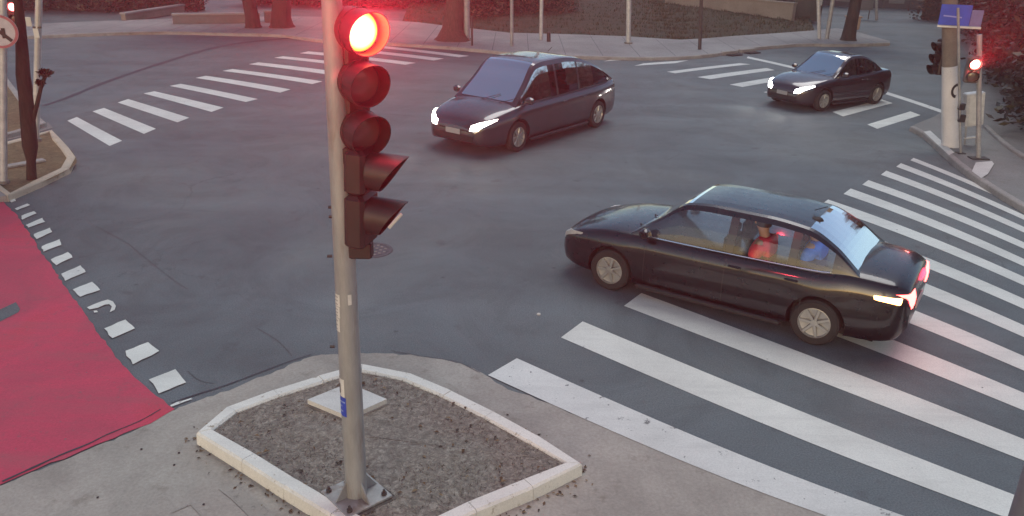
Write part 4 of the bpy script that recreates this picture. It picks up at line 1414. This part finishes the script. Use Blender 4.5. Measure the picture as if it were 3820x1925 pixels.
# planting edge in the right pavement
kerb_run(corner, [Vector((*G(x, y, .15).xy, 0)) for x, y in ((3668, 470), (3720, 520), (3780, 565), (3900, 640))], 0.12, 0.19, M['kerb_grey'], False, 1.0, seed=22)
tri = [(3640, 607), (3700, 602), (3708, 612), (3685, 650), (3660, 665), (3625, 640)]
sheet('ramp_marking', gpoly(tri, .13), 0.137, M['slab'], corner)
sheet('ramp_marking', gpoly([(3445, 492), (3470, 488), (3560, 570), (3540, 580)], .13), 0.137, M['slab'], corner)

ub = G(3545, 545, 0.11)
util = thing('utility_pole', (ub.x, ub.y, 0.11), 'thick concrete utility pole with whitewashed lower half at the right corner', 'pole')
z_split = (at(3545, 245, ub.y).z) - 0.11
def lean_to(P_, xt, yt):
    v_ = at(xt, yt, P_.y) - P_
    return v_
uv = lean_to(Vector((ub.x, ub.y, .11)), 3543, 10)
def uax(z): return Vector((uv.x * z / uv.z, 0, z))
m_ = MB(); m_.tube([uax(z_split + .001), uax(7.0)], [0.175, 0.15], 20); m_.build('shaft', M['concrete'], util, smooth=True)
m_ = MB(); m_.tube([uax(-.05), uax(z_split)], [0.205, 0.18], 20); m_.build('whitewashed_base', M['whitewash'], util, smooth=True)
def px_h(y, x=3545): return at(x, y, ub.y).z - 0.11
zc = px_h(333)
# black ring graffito on the pole
m_ = MB(); ring = []
for rr in (0.08, 0.13):
    ring.append([(uax(zc).x + 0.198 * sin(R(20) + rr * cos(2 * pi * k / 20) / .19) , -0.198 * cos(R(20) + rr * cos(2 * pi * k / 20) / .19), zc + rr * 1.35 * sin(2 * pi * k / 20)) for k in range(20)])
m_.grid(ring, closed=True); m_.build('painted_ring', M['black'], util)
m_ = MB(); rows_ = [[(uax(z).x + 0.2 * sin(R(a_)), -0.2 * cos(R(a_)), z) for a_ in range(32, 88, 8)] for z in (px_h(450), px_h(383))]
m_.grid(rows_); m_.build('dark_sticker', M['dark_steel'], util)
# blue street name plates
nb = thing('street_sign', (ub.x + uax(px_h(75)).x, ub.y, px_h(64) + 0.11), 'blue street name plates with pale lower edge on the utility pole', 'sign')
M1 = Matrix.Rotation(R(-18), 4, 'Z')
m_ = MB(); m_.box(-0.27, -0.24, -0.16, 0.38, -0.225, 0.30, M4=M1, bev=.004); m_.build('plate', M['blue'], nb)
m_ = MB(); m_.box(-0.275, -0.27, -0.215, 0.64, -0.18, -0.165, M4=M1, bev=.006); m_.build('lower_rail', M['pale_steel'], nb)
m_ = MB(); m_.box(0.385, -0.235, -0.16, 0.63, -0.222, 0.20, M4=M1, bev=.004); m_.build('plate', plain("faded blue enamel", (0.10, 0.10, 0.28), 0.4, var=0.2), nb)
m_ = MB(); m_.box(-0.19, -0.245, 0.02, 0.20, -0.2405, 0.05, M4=M1 @ Matrix.Rotation(R(4), 4, 'Y')); m_.build('pale_lettering', plain("pale blue lettering", (0.25, 0.28, 0.6), 0.4), nb)
# signal heads behind the utility pole, seen from the side
for k, yy in enumerate((190, 232)):
    pass
sh = at(3500, 212, ub.y + .3)
t = thing('traffic_signal', sh, 'dark traffic signal head poking out left of the utility pole', 'traffic light')
Ms = basis((0, 0, 0), Vector((-0.9, -0.25, 0)))
m_ = MB(); m_.box(-0.16, -0.14, -0.42, 0.02, 0.14, 0.42, M4=Ms, bev=.03); m_.build('housing', M['housing'], t)
for dz in (.24, -.04, -.30):
    m_ = MB(); visor(m_, basis(Ms @ Vector((0.02, 0, dz)), Vector((-0.9, -0.25, 0))), 0.115, 0.22, .6); m_.build('visor', M['housing'], t, smooth=True)
    m_ = MB(); disc(m_, basis(Ms @ Vector((0.022, 0, dz)), Vector((-0.9, -0.25, 0))), 0.10, .015); m_.build('lens', M['lens_off'], t)
# slim post beside it
P0 = G(3583, 572, 0.11)
t = thing('sign_post', (P0.x, P0.y, 0.11), 'slim grey steel post just right of the whitewashed utility pole', 'post')
v_ = lean_to(P0, 3574, 30)
m_ = MB(); m_.tube([(0, 0, 0), v_], .03, 12); m_.build('shaft', M['steel'], t)
for y0, y1 in ((385, 410), (427, 455)):
    za, zb_ = at(3583, y1, P0.y).z - .11, at(3583, y0, P0.y).z - .11
    dx_ = v_.x * (za + zb_) / 2 / v_.z
    m_ = MB(); m_.box(dx_ - .02, -.06, za, dx_ + .11, .06, zb_, bev=.01); m_.build('clamp_box', M['black'], t)
m_ = MB(); m_.box(-.09, -.09, 0, .09, .09, .02, bev=.004); m_.build('foot_plate', M['dark_steel'], t)
# pedestrian signal with lit red lamp
P0 = G(3650, 592, 0.11)
t = thing('pedestrian_signal', (P0.x, P0.y, 0.11), 'pedestrian signal on a grey post at the right corner with its red lamp lit', 'pedestrian signal')
m_ = MB(); m_.tube([(0, 0, 0), lean_to(P0, 3654, 130)], .055, 14); m_.build('post', M['steel'], t)
m_ = MB(); m_.box(-.2, -.13, 0, .2, .13, .03, bev=.004); m_.build('foot_plate', M['dark_steel'], t)
lc = at(3638, 240, P0.y - .2) - Vector((P0.x, P0.y, .11))
Mf = basis(lc, Vector((-0.25, -0.95, 0)))
m_ = MB(); m_.box(-.2, -.15, -.42, -.02, .15, .16, M4=Mf, bev=.03); m_.build('housing', plain("dusty housing", (0.12, 0.09, 0.09), 0.6, var=.2), t)
m_ = MB(); visor(m_, basis(Mf @ Vector((-.02, 0, 0)), Vector((-0.25, -0.95, 0))), 0.125, 0.16, .6); m_.build('visor', M['housing'], t, smooth=True)
m_ = MB(); visor(m_, basis(Mf @ Vector((-.02, 0, -.27)), Vector((-0.25, -0.95, 0))), 0.125, 0.16, .6); m_.build('visor', M['housing'], t, smooth=True)
m_ = MB(); disc(m_, basis(Mf @ Vector((-.015, 0, -.27)), Vector((-0.25, -0.95, 0))), 0.11, .015); m_.build('lens', M['lens_off'], t)
m_ = MB(); disc(m_, Matrix.Identity(4), 0.11, 0.02); o = m_.build('red_lens', mat_lens("lit red pedestrian lens", (1.0, 0.55, 0.42), (1.0, 0.08, 0.06), 0.11, 6.0), t, smooth=True)
o.matrix_local = basis(Mf @ Vector((-.012, 0, 0)), Vector((-0.25, -0.95, 0)))
l2 = bpy.data.lights.new("pedestrian_lamp_light", 'POINT'); l2.energy = 6.0; l2.color = (1, .05, .07); l2.shadow_soft_size = .05
o2 = bpy.data.objects.new("pedestrian_lamp_light", l2); o2.location = Vector((P0.x, P0.y, .11)) + lc + Vector((-.06, -.22, 0)); col.objects.link(o2)
lamp_light('pedestrian_lamp_beam', 'SPOT', 2600.0, (1, .012, .03), o2.location + Vector((-.03, -.05, 0)), (-.25, -.95, .75), 75)  # aimed up to raise a halo in the added haze
# pale control cabinet on the pole
P0 = G(3625, 545, 0.11)
t = thing('control_cabinet', (P0.x, P0.y + .1, 0.11), 'pale grey control cabinet on a stand between the slim post and the pedestrian signal', 'cabinet')
t.rotation_euler = (0, -R(9), 0)
za, zb_ = at(3625, 470, P0.y).z - .11, at(3625, 345, P0.y).z - .11
m_ = MB(); m_.box(-.20, -.12, za, .24, .12, zb_, bev=.02); m_.build('box', M['pale_steel'], t)
m_ = MB(); m_.box(-.14, -.132, za + .05, .17, -.122, zb_ - .05, bev=.004); m_.build('door', plain("cream door", (0.5, 0.48, 0.45), 0.5, var=.15), t)
for sx in (-.12, .15):
    m_ = MB(); m_.tube([(sx, 0, 0), (sx, 0, za)], .022, 8); m_.build('leg', M['steel'], t)
m_ = MB(); m_.box(-.15, -.03, za * .35, .18, .03, za * .42); m_.build('rail', M['pale_steel'], t)

# near pole at the lower right edge of the view
d = ray(3786, 1790); d = Vector((d.x, d.y, 0)).normalized()
npos = d * 4.6
t = thing('roadside_pole', (npos.x + 0.14, npos.y, 0), 'dark grey pole edge standing at the lower right corner of the view', 'pole')
m_ = MB(); m_.tube([(0, 0, 0), (0, 0, 4.2)], .095, 20); m_.build('shaft', plain("blue grey steel", (0.16, 0.17, 0.20), 0.5, 0.2, var=.2), t, smooth=True)
m_ = MB(); m_.tube([(0, 0, 0.001), (0, 0, 0.06)], .15, 20); m_.build('collar', M['dark_steel'], t)

# ------------------------------------------------------------------ left side: poles, sign, sapling, small signals
def simple_pole(px, py, ytop_px, xtop_px, rad, mat, label, base_z=0.1, name='pole', cat='pole', foot=True, hmin=None):
    P_ = G(px, py, base_z)
    tp = at(xtop_px, ytop_px, P_.y)
    t_ = thing(name, (P_.x, P_.y, base_z), label, cat)
    v = tp - Vector((P_.x, P_.y, base_z))
    if hmin:
        v = v * max(1, hmin / v.z)
    m2 = MB(); m2.tube([(0, 0, 0.001), v * .5, v], [rad, rad * .97, rad * .9], 14); m2.build('shaft', mat, t_, smooth=True)
    if foot:
        m2 = MB(); m2.tube([(0, 0, 0), (0, 0, .06)], rad * 1.7, 12); m2.build('foot', M['cover'], t_)
    return t_, P_, v
pl, PP, v = simple_pole(133, 527, 4, 145, .075, M['pale_steel'], 'pale steel lamp post beside the leaning dark sapling on the left verge', .1, 'lamp_post', 'post', True, 5.2)
ps, PS, v = simple_pole(14, 685, 190, 12, .065, M['pale_steel'], 'grey post with a round sign at the left edge of the verge', .1, 'sign_post', 'sign', True, 4.4)
sgn = at(-2, 118, PS.y - .12) - Vector((PS.x, PS.y, .1))
Mz = basis(sgn, Vector((0.35, -0.93, 0)))
m_ = MB(); m_.tube([(-.012, 0, 0), (0, 0, 0)], .30, 32, M4=Mz); m_.build('sign_disc', plain("sign white", (0.52, 0.46, 0.47), 0.5, var=.15), ps)
m_ = MB(); m_.lathe([(.295, .001), (.295, .006), (.25, .006), (.25, .001)], 32, Mz, axis='X'); m_.build('sign_rim', plain("faded red rim", (0.42, 0.12, 0.14), 0.5, var=.2), ps)
m_ = MB(); m_.box(.0015, -.03, -.24, .005, .03, .24, M4=Mz @ Matrix.Rotation(R(45), 4, 'X')); m_.box(.0055, -.11, -.10, .008, -.05, .12, M4=Mz); m_.box(.0055, .03, -.12, .008, .09, .06, M4=Mz); m_.build('sign_symbol', M['black'], ps)
# small signal above it with red lit
hs = at(46, 26, PS.y + 6)
t = thing('traffic_signal', hs, 'small distant traffic signal with a red lamp above the round sign at left', 'traffic light')
Ms = basis((0, 0, 0), Vector((0.3, -0.95, 0)))
m_ = MB(); m_.box(-.16, -.15, -.75, -.01, .15, .18, M4=Ms, bev=.03); m_.build('housing', M['housing'], t)
for k, dz in enumerate((0, -.28, -.56)):
    m_ = MB(); visor(m_, basis(Ms @ Vector((-.01, 0, dz)), Vector((0.3, -0.95, 0))), .12, .15, .6); m_.build('visor', M['housing'], t, smooth=True)
    m_ = MB(); disc(m_, Matrix.Identity(4), .10, .015); o = m_.build('red_lens' if k == 0 else 'lens', mat_lens("lit far red lens", (1.0, 0.5, 0.45), (1.0, .1, .1), .1, 4.0) if k == 0 else M['lens_off'], t)
    o.matrix_local = basis(Ms @ Vector((-.005, 0, dz)), Vector((0.3, -0.95, 0)))
m_ = MB(); m_.tube([(-.08 * .3, .16, -hs.z), (-.08 * .3, .16, .2)], .04, 10); m_.build('post', M['dark_steel'], t)
l2 = bpy.data.lights.new("far_red_light", 'POINT'); l2.energy = 8.0; l2.color = (1, .06, .08); l2.shadow_soft_size = .05
o2 = bpy.data.objects.new("far_red_light", l2); o2.location = hs + Vector((.1, -.3, 0)); col.objects.link(o2)
# white bracketed plates seen on the left (small)
pp = at(122, 103, PP.y - .1)
t = thing('small_sign', (pp.x, pp.y, pp.z), 'pair of small white plates clamped to the pale lamp post beside the sapling', 'sign')
m_ = MB(); m_.box(-.02, .03, -.02, .16, .07, .02); m_.build('clamp', M['dark_steel'], t)
for dz, dx in ((.12, -.07), (-.12, .05)):
    m_ = MB(); m_.box(dx - .06, 0, dz - .1, dx + .06, .02, dz + .1, bev=.005); m_.build('plate', M['slab'], t)

def leaf_cloud(parent, blobs, n, size, mats, name='foliage', r=None):
    r = r or rnd
    mb_ = MB()
    for _ in range(n):
        c, rad = r.choice(blobs)
        while True:
            u = Vector((r.uniform(-1, 1), r.uniform(-1, 1), r.uniform(-1, 1)))
            if u.length < 1: break
        u *= (0.45 + 0.55 * r.random()) / max(u.length, .3) * u.length ** .4
        p = Vector((c[0] + u.x * rad[0], c[1] + u.y * rad[1], c[2] + u.z * rad[2]))
        s_ = size * r.uniform(.5, 1.4)
        a_ = Vector((r.uniform(-1, 1), r.uniform(-1, 1), r.uniform(-.6, .6))).normalized(); b_ = a_.cross(Vector((r.uniform(-1, 1), r.uniform(-1, 1), r.uniform(-1, 1)))).normalized()
        mb_.add([p - a_ * s_, p - b_ * s_ * .45, p + a_ * s_, p + b_ * s_ * .45], [(0, 1, 2, 3)], r.randrange(len(mats)))
    o_ = mb_.build(name, mats, parent, fix=False)
    o_['kind'] = 'stuff'
    return o_

# leaning sapling on the left verge
bs = G(118, 668, .1)
def pt(x, y, dy=0.0): return at(x, y, bs.y + dy) - Vector((bs.x, bs.y, .1))
t = thing('sapling', (bs.x, bs.y, .1), 'leaning dark sapling trunk at the kerb of the left verge', 'tree')
m_ = MB(); m_.tube([pt(118, 672), pt(116, 600), pt(112, 545), pt(104, 450), pt(96, 360), pt(86, 280), pt(83, 200), pt(76, 90, .2), pt(60, -60, .3), pt(50, -200, .4)], [.095, .085, .14, .135, .125, .125, .11, .09, .07, .05], 14)
m_.build('trunk', M['bark_dark'], t, smooth=True)
m_ = MB(); m_.tube([pt(118, 470), pt(128, 425), pt(138, 390), pt(152, 330), pt(168, 285), pt(176, 262)], [.05, .045, .04, .035, .035, .02], 10); m_.build('branch', M['bark_dark'], t, smooth=True)
leaf_cloud(t, [(pt(168, 272), (.16, .14, .10)), (pt(150, 308), (.09, .1, .08))], 420, .035, [M['leaf_dark']], 'leaf_cluster')
leaf_cloud(t, [(pt(50, -260, .4), (1.8, 1.8, 1.2)), (pt(120, -330, .2), (1.6, 1.6, 1.0)), (pt(-60, -240, .2), (1.4, 1.4, 1.0))], 5200, .11, [M['leaf_dark'], M['leaf_mid']])

def tree(px, py, base_z, r0, label, lean=(0, 0), crown=3.2, hc=5.0, flare=1.7, mat='bark', nleaf=5000, group=None):
    P_ = G(px, py, base_z)
    t_ = thing('tree', (P_.x, P_.y, base_z), label, 'tree', 0, group)
    m2 = MB(); pts_ = [(0, 0, -.1), (0, 0, .12), (0, 0, .5), (lean[0] * .3, lean[1] * .3, 1.4), (lean[0] * .6, lean[1] * .6, 2.8), (lean[0], lean[1], hc)]
    m2.tube(pts_, [r0 * flare * 1.3, r0 * flare, r0 * 1.12, r0, r0 * .9, r0 * .55], 16)
    # knotty bark outline
    m2.v = [(x * (1 + .08 * sin(7 * atan2(y, x) + z * 3)), y * (1 + .08 * sin(5 * atan2(y, x) + z * 2)), z) for x, y, z in m2.v]
    m2.build('trunk', M[mat], t_, smooth=True)
    blobs = []
    for k in range(5):
        a_ = 2 * pi * k / 5 + rnd.random(); q = Vector((lean[0] + cos(a_) * crown * .6, lean[1] + sin(a_) * crown * .6, hc + rnd.uniform(.2, 1.4)))
        m2 = MB(); m2.tube([(lean[0] * .7, lean[1] * .7, hc * .7), (q.x * .5, q.y * .5, hc * .9), q], [r0 * .4, r0 * .28, r0 * .1], 8); m2.build('limb', M[mat], t_, smooth=True)
        blobs.append((q, (crown * .6, crown * .6, crown * .38)))
    leaf_cloud(t_, blobs, nleaf, .16, [M['leaf_dark'], M['leaf_mid']])
    return t_
tree(1690, 148, .12, .42, 'thick trunked street tree with flared base on the far pavement near the signal', (0.3, 0.2), 3.4, 5.2, 1.75)
tree(3165, 150, .12, .26, 'slim dark trunked tree at the far kerb right of the double pole', (0.1, 0.1), 2.6, 4.6, 1.3, 'bark_dark', 3500)
tree(945, 104, .1, .28, 'left one of two dark trunks behind the low grey walls', (-.5, .4), 3.0, 4.6, 1.3, 'bark_dark', 4200, )
tree(1052, 102, .1, .40, 'right one of two dark trunks, the thicker, behind the low grey walls', (.3, .4), 3.2, 4.8, 1.4, 'bark_dark', 4200)

# poles and posts along the far pavement
simple_pole(1742, 150, 4, 1741, .14, M['steel'], 'thick grey pole right beside the flared street tree', .12, 'lamp_post', 'post', True, 6)
simple_pole(1761, 170, 62, 1760, .045, M['dark_steel'], 'thin short dark post just right of the thick grey pole', .12, 'post', 'post', False)
simple_pole(1909, 172, 6, 1909, .075, M['steel'], 'dull steel post at the kerb above the purple hatchback roof', .12, 'post', 'post', False, 4)
simple_pole(2018, 148, 4, 2020, .085, M['pale_steel'], 'pale thin pole at the foot of the bank above the purple hatchback', .12, 'lamp_post', 'post', False, 6)
simple_pole(2047, 155, 120, 2047, .09, M['black'], 'short black bollard on the far pavement', .12, 'bollard', 'bollard', False)
simple_pole(2344, 162, 4, 2346, .11, M['pale_steel'], 'pale pole on the far pavement in the middle of the grass bank view', .12, 'lamp_post', 'post', True, 6)
simple_pole(2610, 184, 4, 2616, .075, M['dark_steel'], 'dark green grey post at the kerb left of the drain mouths', .12, 'post', 'post', False, 5)
t, PP, v = simple_pole(3056, 144, 4, 3053, .09, M['pale_steel'], 'pair of slim grey poles standing together left of the roadside tree', .12, 'twin_pole', 'pole', False, 6)
m_ = MB(); m_.tube([(.38, 0.05, 0), (.38, .05, 6)], .10, 14); m_.build('shaft', M['steel'], t, smooth=True)
m_ = MB(); m_.box(0, -.03, 3.4, .38, .03, 3.48); m_.build('cross_tie', M['dark_steel'], t)
simple_pole(3270, 76, 4, 3270, .09, M['steel'], 'grey pole standing before the dark boundary wall', .05, 'post', 'post', False, 5)

# dark trees and hedges closing the view
def hedge(px_a, px_b, base_z, depth, h, n, size, mats, label, name='hedge', jit=.5, seed=1, inner=True):
    a_, b_ = Vector((*px_a, 0)), Vector((*px_b, 0))
    r = random.Random(seed)
    d_ = b_ - a_; L_ = d_.length; u = d_.normalized(); w = Vector((-u.y, u.x, 0))
    t_ = thing(name, (a_.x, a_.y, base_z), label, 'hedge' if name == 'hedge' else 'bushes')
    blobs = []
    k = max(3, int(L_ / 1.3))
    for i in range(k):
        p = u * (L_ * (i + .5) / k) + w * (depth * .5)
        for z in [h * .15, h * .4, h * .65, h * .88]:
            blobs.append((p + Vector((0, 0, z)) + w * r.uniform(-.2, .2) * depth + u * r.uniform(-.3, .3), (L_ / k * r.uniform(.75, 1.1), depth * .55, h * .2 * r.uniform(.8, 1.3))))
    leaf_cloud(t_, blobs, n, size, mats, 'foliage', r)
    if inner:
        m2 = MB()
        for i in range(k):
            p = u * (L_ * (i + .5) / k) + w * (depth * .5)
            m2.tube([p, p + Vector((r.uniform(-.2, .2), r.uniform(-.2, .2), h * .85))], [.07, .02], 6)
        o_ = m2.build('stems', M['bark_dark'], t_); o_['kind'] = 'stuff'
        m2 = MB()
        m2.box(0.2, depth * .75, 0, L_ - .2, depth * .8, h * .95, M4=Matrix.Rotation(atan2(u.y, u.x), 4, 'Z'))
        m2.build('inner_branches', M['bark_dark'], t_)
    return t_
LD = [M['leaf_dark'], M['leaf_dark'], M['leaf_mid']]
g1, g2 = G(3690, 470), G(3560, 150)
ga, gb = G(3745, 560, .1), G(3545, 100, .1)
hedge((gb.x, gb.y), (ga.x, ga.y), 0.05, 2.4, 5.0, 19000, .13, LD, 'tall dark hedge along the right pavement behind the pedestrian signal', seed=31)
hedge((-36, 44), (-17.5, 47.5), 0.0, 2.5, 3.6, 12000, .14, LD, 'dark tangled bushes beyond the road at the upper left', seed=32)
hedge((-17, 52), (0, 52), 0.0, 2.5, 3.6, 9000, .15, LD, 'dark bushes behind the two trunks left of the signal lamp', seed=33)
hedge((-2.5, 45.5), (3.5, 48.5), 0.2, 1.6, 1.8, 4500, .11, [M['leaf_mid'], M['leaf_dark'], plain("dry leaves", (0.16, 0.10, 0.07), .8)], 'straggly brown shrubs on the bank right of the flared tree', seed=34)
hedge((G(2460, 10, .3).x, G(2460, 10, .3).y + 2), (G(2960, 60, .3).x, G(2960, 60, .3).y + 2), 0.3, 2.0, 3.4, 9000, .16, LD, 'dark hedge standing behind the low beige wall on the bank', seed=35)
hedge((-70, 60), (-36, 46), 0.0, 2.5, 4.5, 6000, .2, LD, 'dark tree line closing the road at the far left', seed=36)
hedge((24, 52), (34, 44), 0.0, 1.6, 2.6, 5000, .13, [M['leaf_dark'], plain("rusty leaves", (0.10, 0.05, 0.03), .8)], 'rusty brown bushes at the foot of the dark boundary wall', seed=37)

# far vehicle headlamps showing at the top edge
P0 = at(930, 18, 50)
t = thing('motorcycle', (P0.x, 50, 0), 'distant motorcycle facing the junction with its white headlamp lit at the top edge', 'motorcycle')
t.rotation_euler = (0, 0, R(-75))
for sx in (-.65, .65):
    m_ = MB(); m_.lathe([(.22, -.05), (.30, -.05), (.31, 0), (.30, .05), (.22, .05)], 20); o = m_.build('wheel', M['rubber'], t); o.location = (sx, 0, .31)
m_ = MB(); m_.tube([(-.5, 0, .7), (-.1, 0, .78), (.25, 0, .85), (.55, 0, .95)], [.12, .16, .15, .08], 12); m_.build('fuel_tank', M['black'], t, smooth=True)
m_ = MB(); m_.box(-.3, -.15, .3, .3, .15, .65, bev=.05); m_.build('engine', M['dark_steel'], t)
m_ = MB(); m_.tube([(.65, 0, .31), (.5, 0, 1.0)], .035, 8); m_.build('fork', M['steel'], t)
m_ = MB(); m_.tube([(.45, -.36, 1.08), (.5, 0, 1.02), (.45, .36, 1.08)], .018, 8); m_.build('handlebar', M['steel'], t)
m_ = MB(); m_.lathe([(.001, .75), (.10, .74), (.12, .68), (.08, .60)], 16, axis='X'); m_.v = [(x, y, z + 1.1) for x, y, z in m_.v]; m_.build('headlight', LAMP_WHITE, t, smooth=True)

mb = MB(); kp = isl + [isl[0]]
for _ in range(260):
    k_ = rnd.randrange(len(isl)); q_ = kp[k_].lerp(kp[k_ + 1], rnd.random()); o_n = (kp[k_ + 1] - kp[k_]).normalized(); o_n = Vector((o_n.y, -o_n.x, 0))
    q_ = q_ + o_n * (0.02 + abs(rnd.gauss(0, .07)))
    a_ = rnd.uniform(0, 6.28); L_ = rnd.uniform(.01, .032); d_ = Vector((cos(a_), sin(a_), 0)) * L_; e_ = Vector((-sin(a_), cos(a_), 0)) * L_ * .45
    zz_ = Vector((0, 0, .013)); up_ = Vector((0, 0, rnd.uniform(.002, .012)))
    mb.add([q_ - d_ + zz_, q_ - e_ + zz_ + up_, q_ + d_ + zz_, q_ + e_ + zz_ + up_], [(0, 1, 2, 3)], rnd.randrange(3))
tag(mb.build('fallen_leaves', [plain("brown leaf", (0.10, 0.06, 0.03), .8), plain("dark leaf", (0.04, 0.03, 0.02), .8), plain("tan leaf", (0.2, 0.14, 0.08), .8)], fix=False),
    'small dry leaves and dirt gathered along the foot of the island kerb', 'leaves', kind='stuff')
mb = MB(); c_ = core
n_ = 0
while n_ < 90:
    q_ = Vector((rnd.uniform(min(xs), max(xs)), rnd.uniform(min(ys), max(ys)), 0))
    if not inside(q_, core): continue
    n_ += 1
    a_ = rnd.uniform(0, 6.28); L_ = rnd.uniform(.015, .04); d_ = Vector((cos(a_), sin(a_), 0)) * L_; e_ = Vector((-sin(a_), cos(a_), 0)) * L_ * .5
    zz_ = Vector((0, 0, H_K - .012)); up_ = Vector((0, 0, rnd.uniform(.004, .02)))
    mb.add([q_ - d_ + zz_, q_ - e_ + zz_ + up_, q_ + d_ + zz_, q_ + e_ + zz_ + up_], [(0, 1, 2, 3)], rnd.randrange(3))
tag(mb.build('leaf_litter', [bpy.data.materials["brown leaf"], bpy.data.materials["dark leaf"], bpy.data.materials["tan leaf"]], island, fix=False), kind='stuff')
# small stones and litter on the near pavement
for i, (x, y) in enumerate([(365, 1856), (650, 1735), (760, 1882), (528, 1676), (668, 1690), (782, 1696), (2010, 1172)]):
    P_ = G(x, y, .01)
    m_ = MB(); s_ = .011 if i < 6 else .026
    m_.lathe([(.001, s_), (s_, s_ * .5), (s_ * 1.1, 0), (.001, -.002)], 7, Matrix.Rotation(i, 4, 'Z'), axis='Z')
    o = m_.build('pebble', M['black'] if i < 6 else M['slab'])
    o.location = (P_.x, P_.y, .012 if i < 6 else .006)
    tag(o, ['small dark pebble near the bottom left edge of the gutter', 'dark pebble on the concrete left of the island corner', 'dark pebble beside the faded pavement marking', 'dark pebble right at the edge of the red lane',
            'dark pebble in the middle of the near concrete, upper of two', 'dark pebble against the left kerb of the island', 'tiny white litter scrap on the asphalt in mid junction'][i], 'pebble' if i < 6 else 'litter')

# ------------------------------------------------------------------ haze, added to carry a bloom halo round the red lamps
mb = MB(); mb.box(-95, -12, -1.1, 95, 110, 9.5)
hz = mb.build('haze', bpy.data.materials.new("haze air"))
hm = bpy.data.materials["haze air"]; hm.use_nodes = True; nt = hm.node_tree; nt.nodes.clear()
o_ = nt.nodes.new("ShaderNodeOutputMaterial"); pv = nt.nodes.new("ShaderNodeVolumePrincipled")
pv.inputs['Density'].default_value = 0.0014
pv.inputs['Color'].default_value = (0.9, 0.9, 0.95, 1)
pv.inputs['Anisotropy'].default_value = 0.15
nt.links.new(pv.outputs[0], o_.inputs['Volume'])
tag(hz, 'thin haze added over the junction so the red lamps bloom', 'haze', kind='stuff')
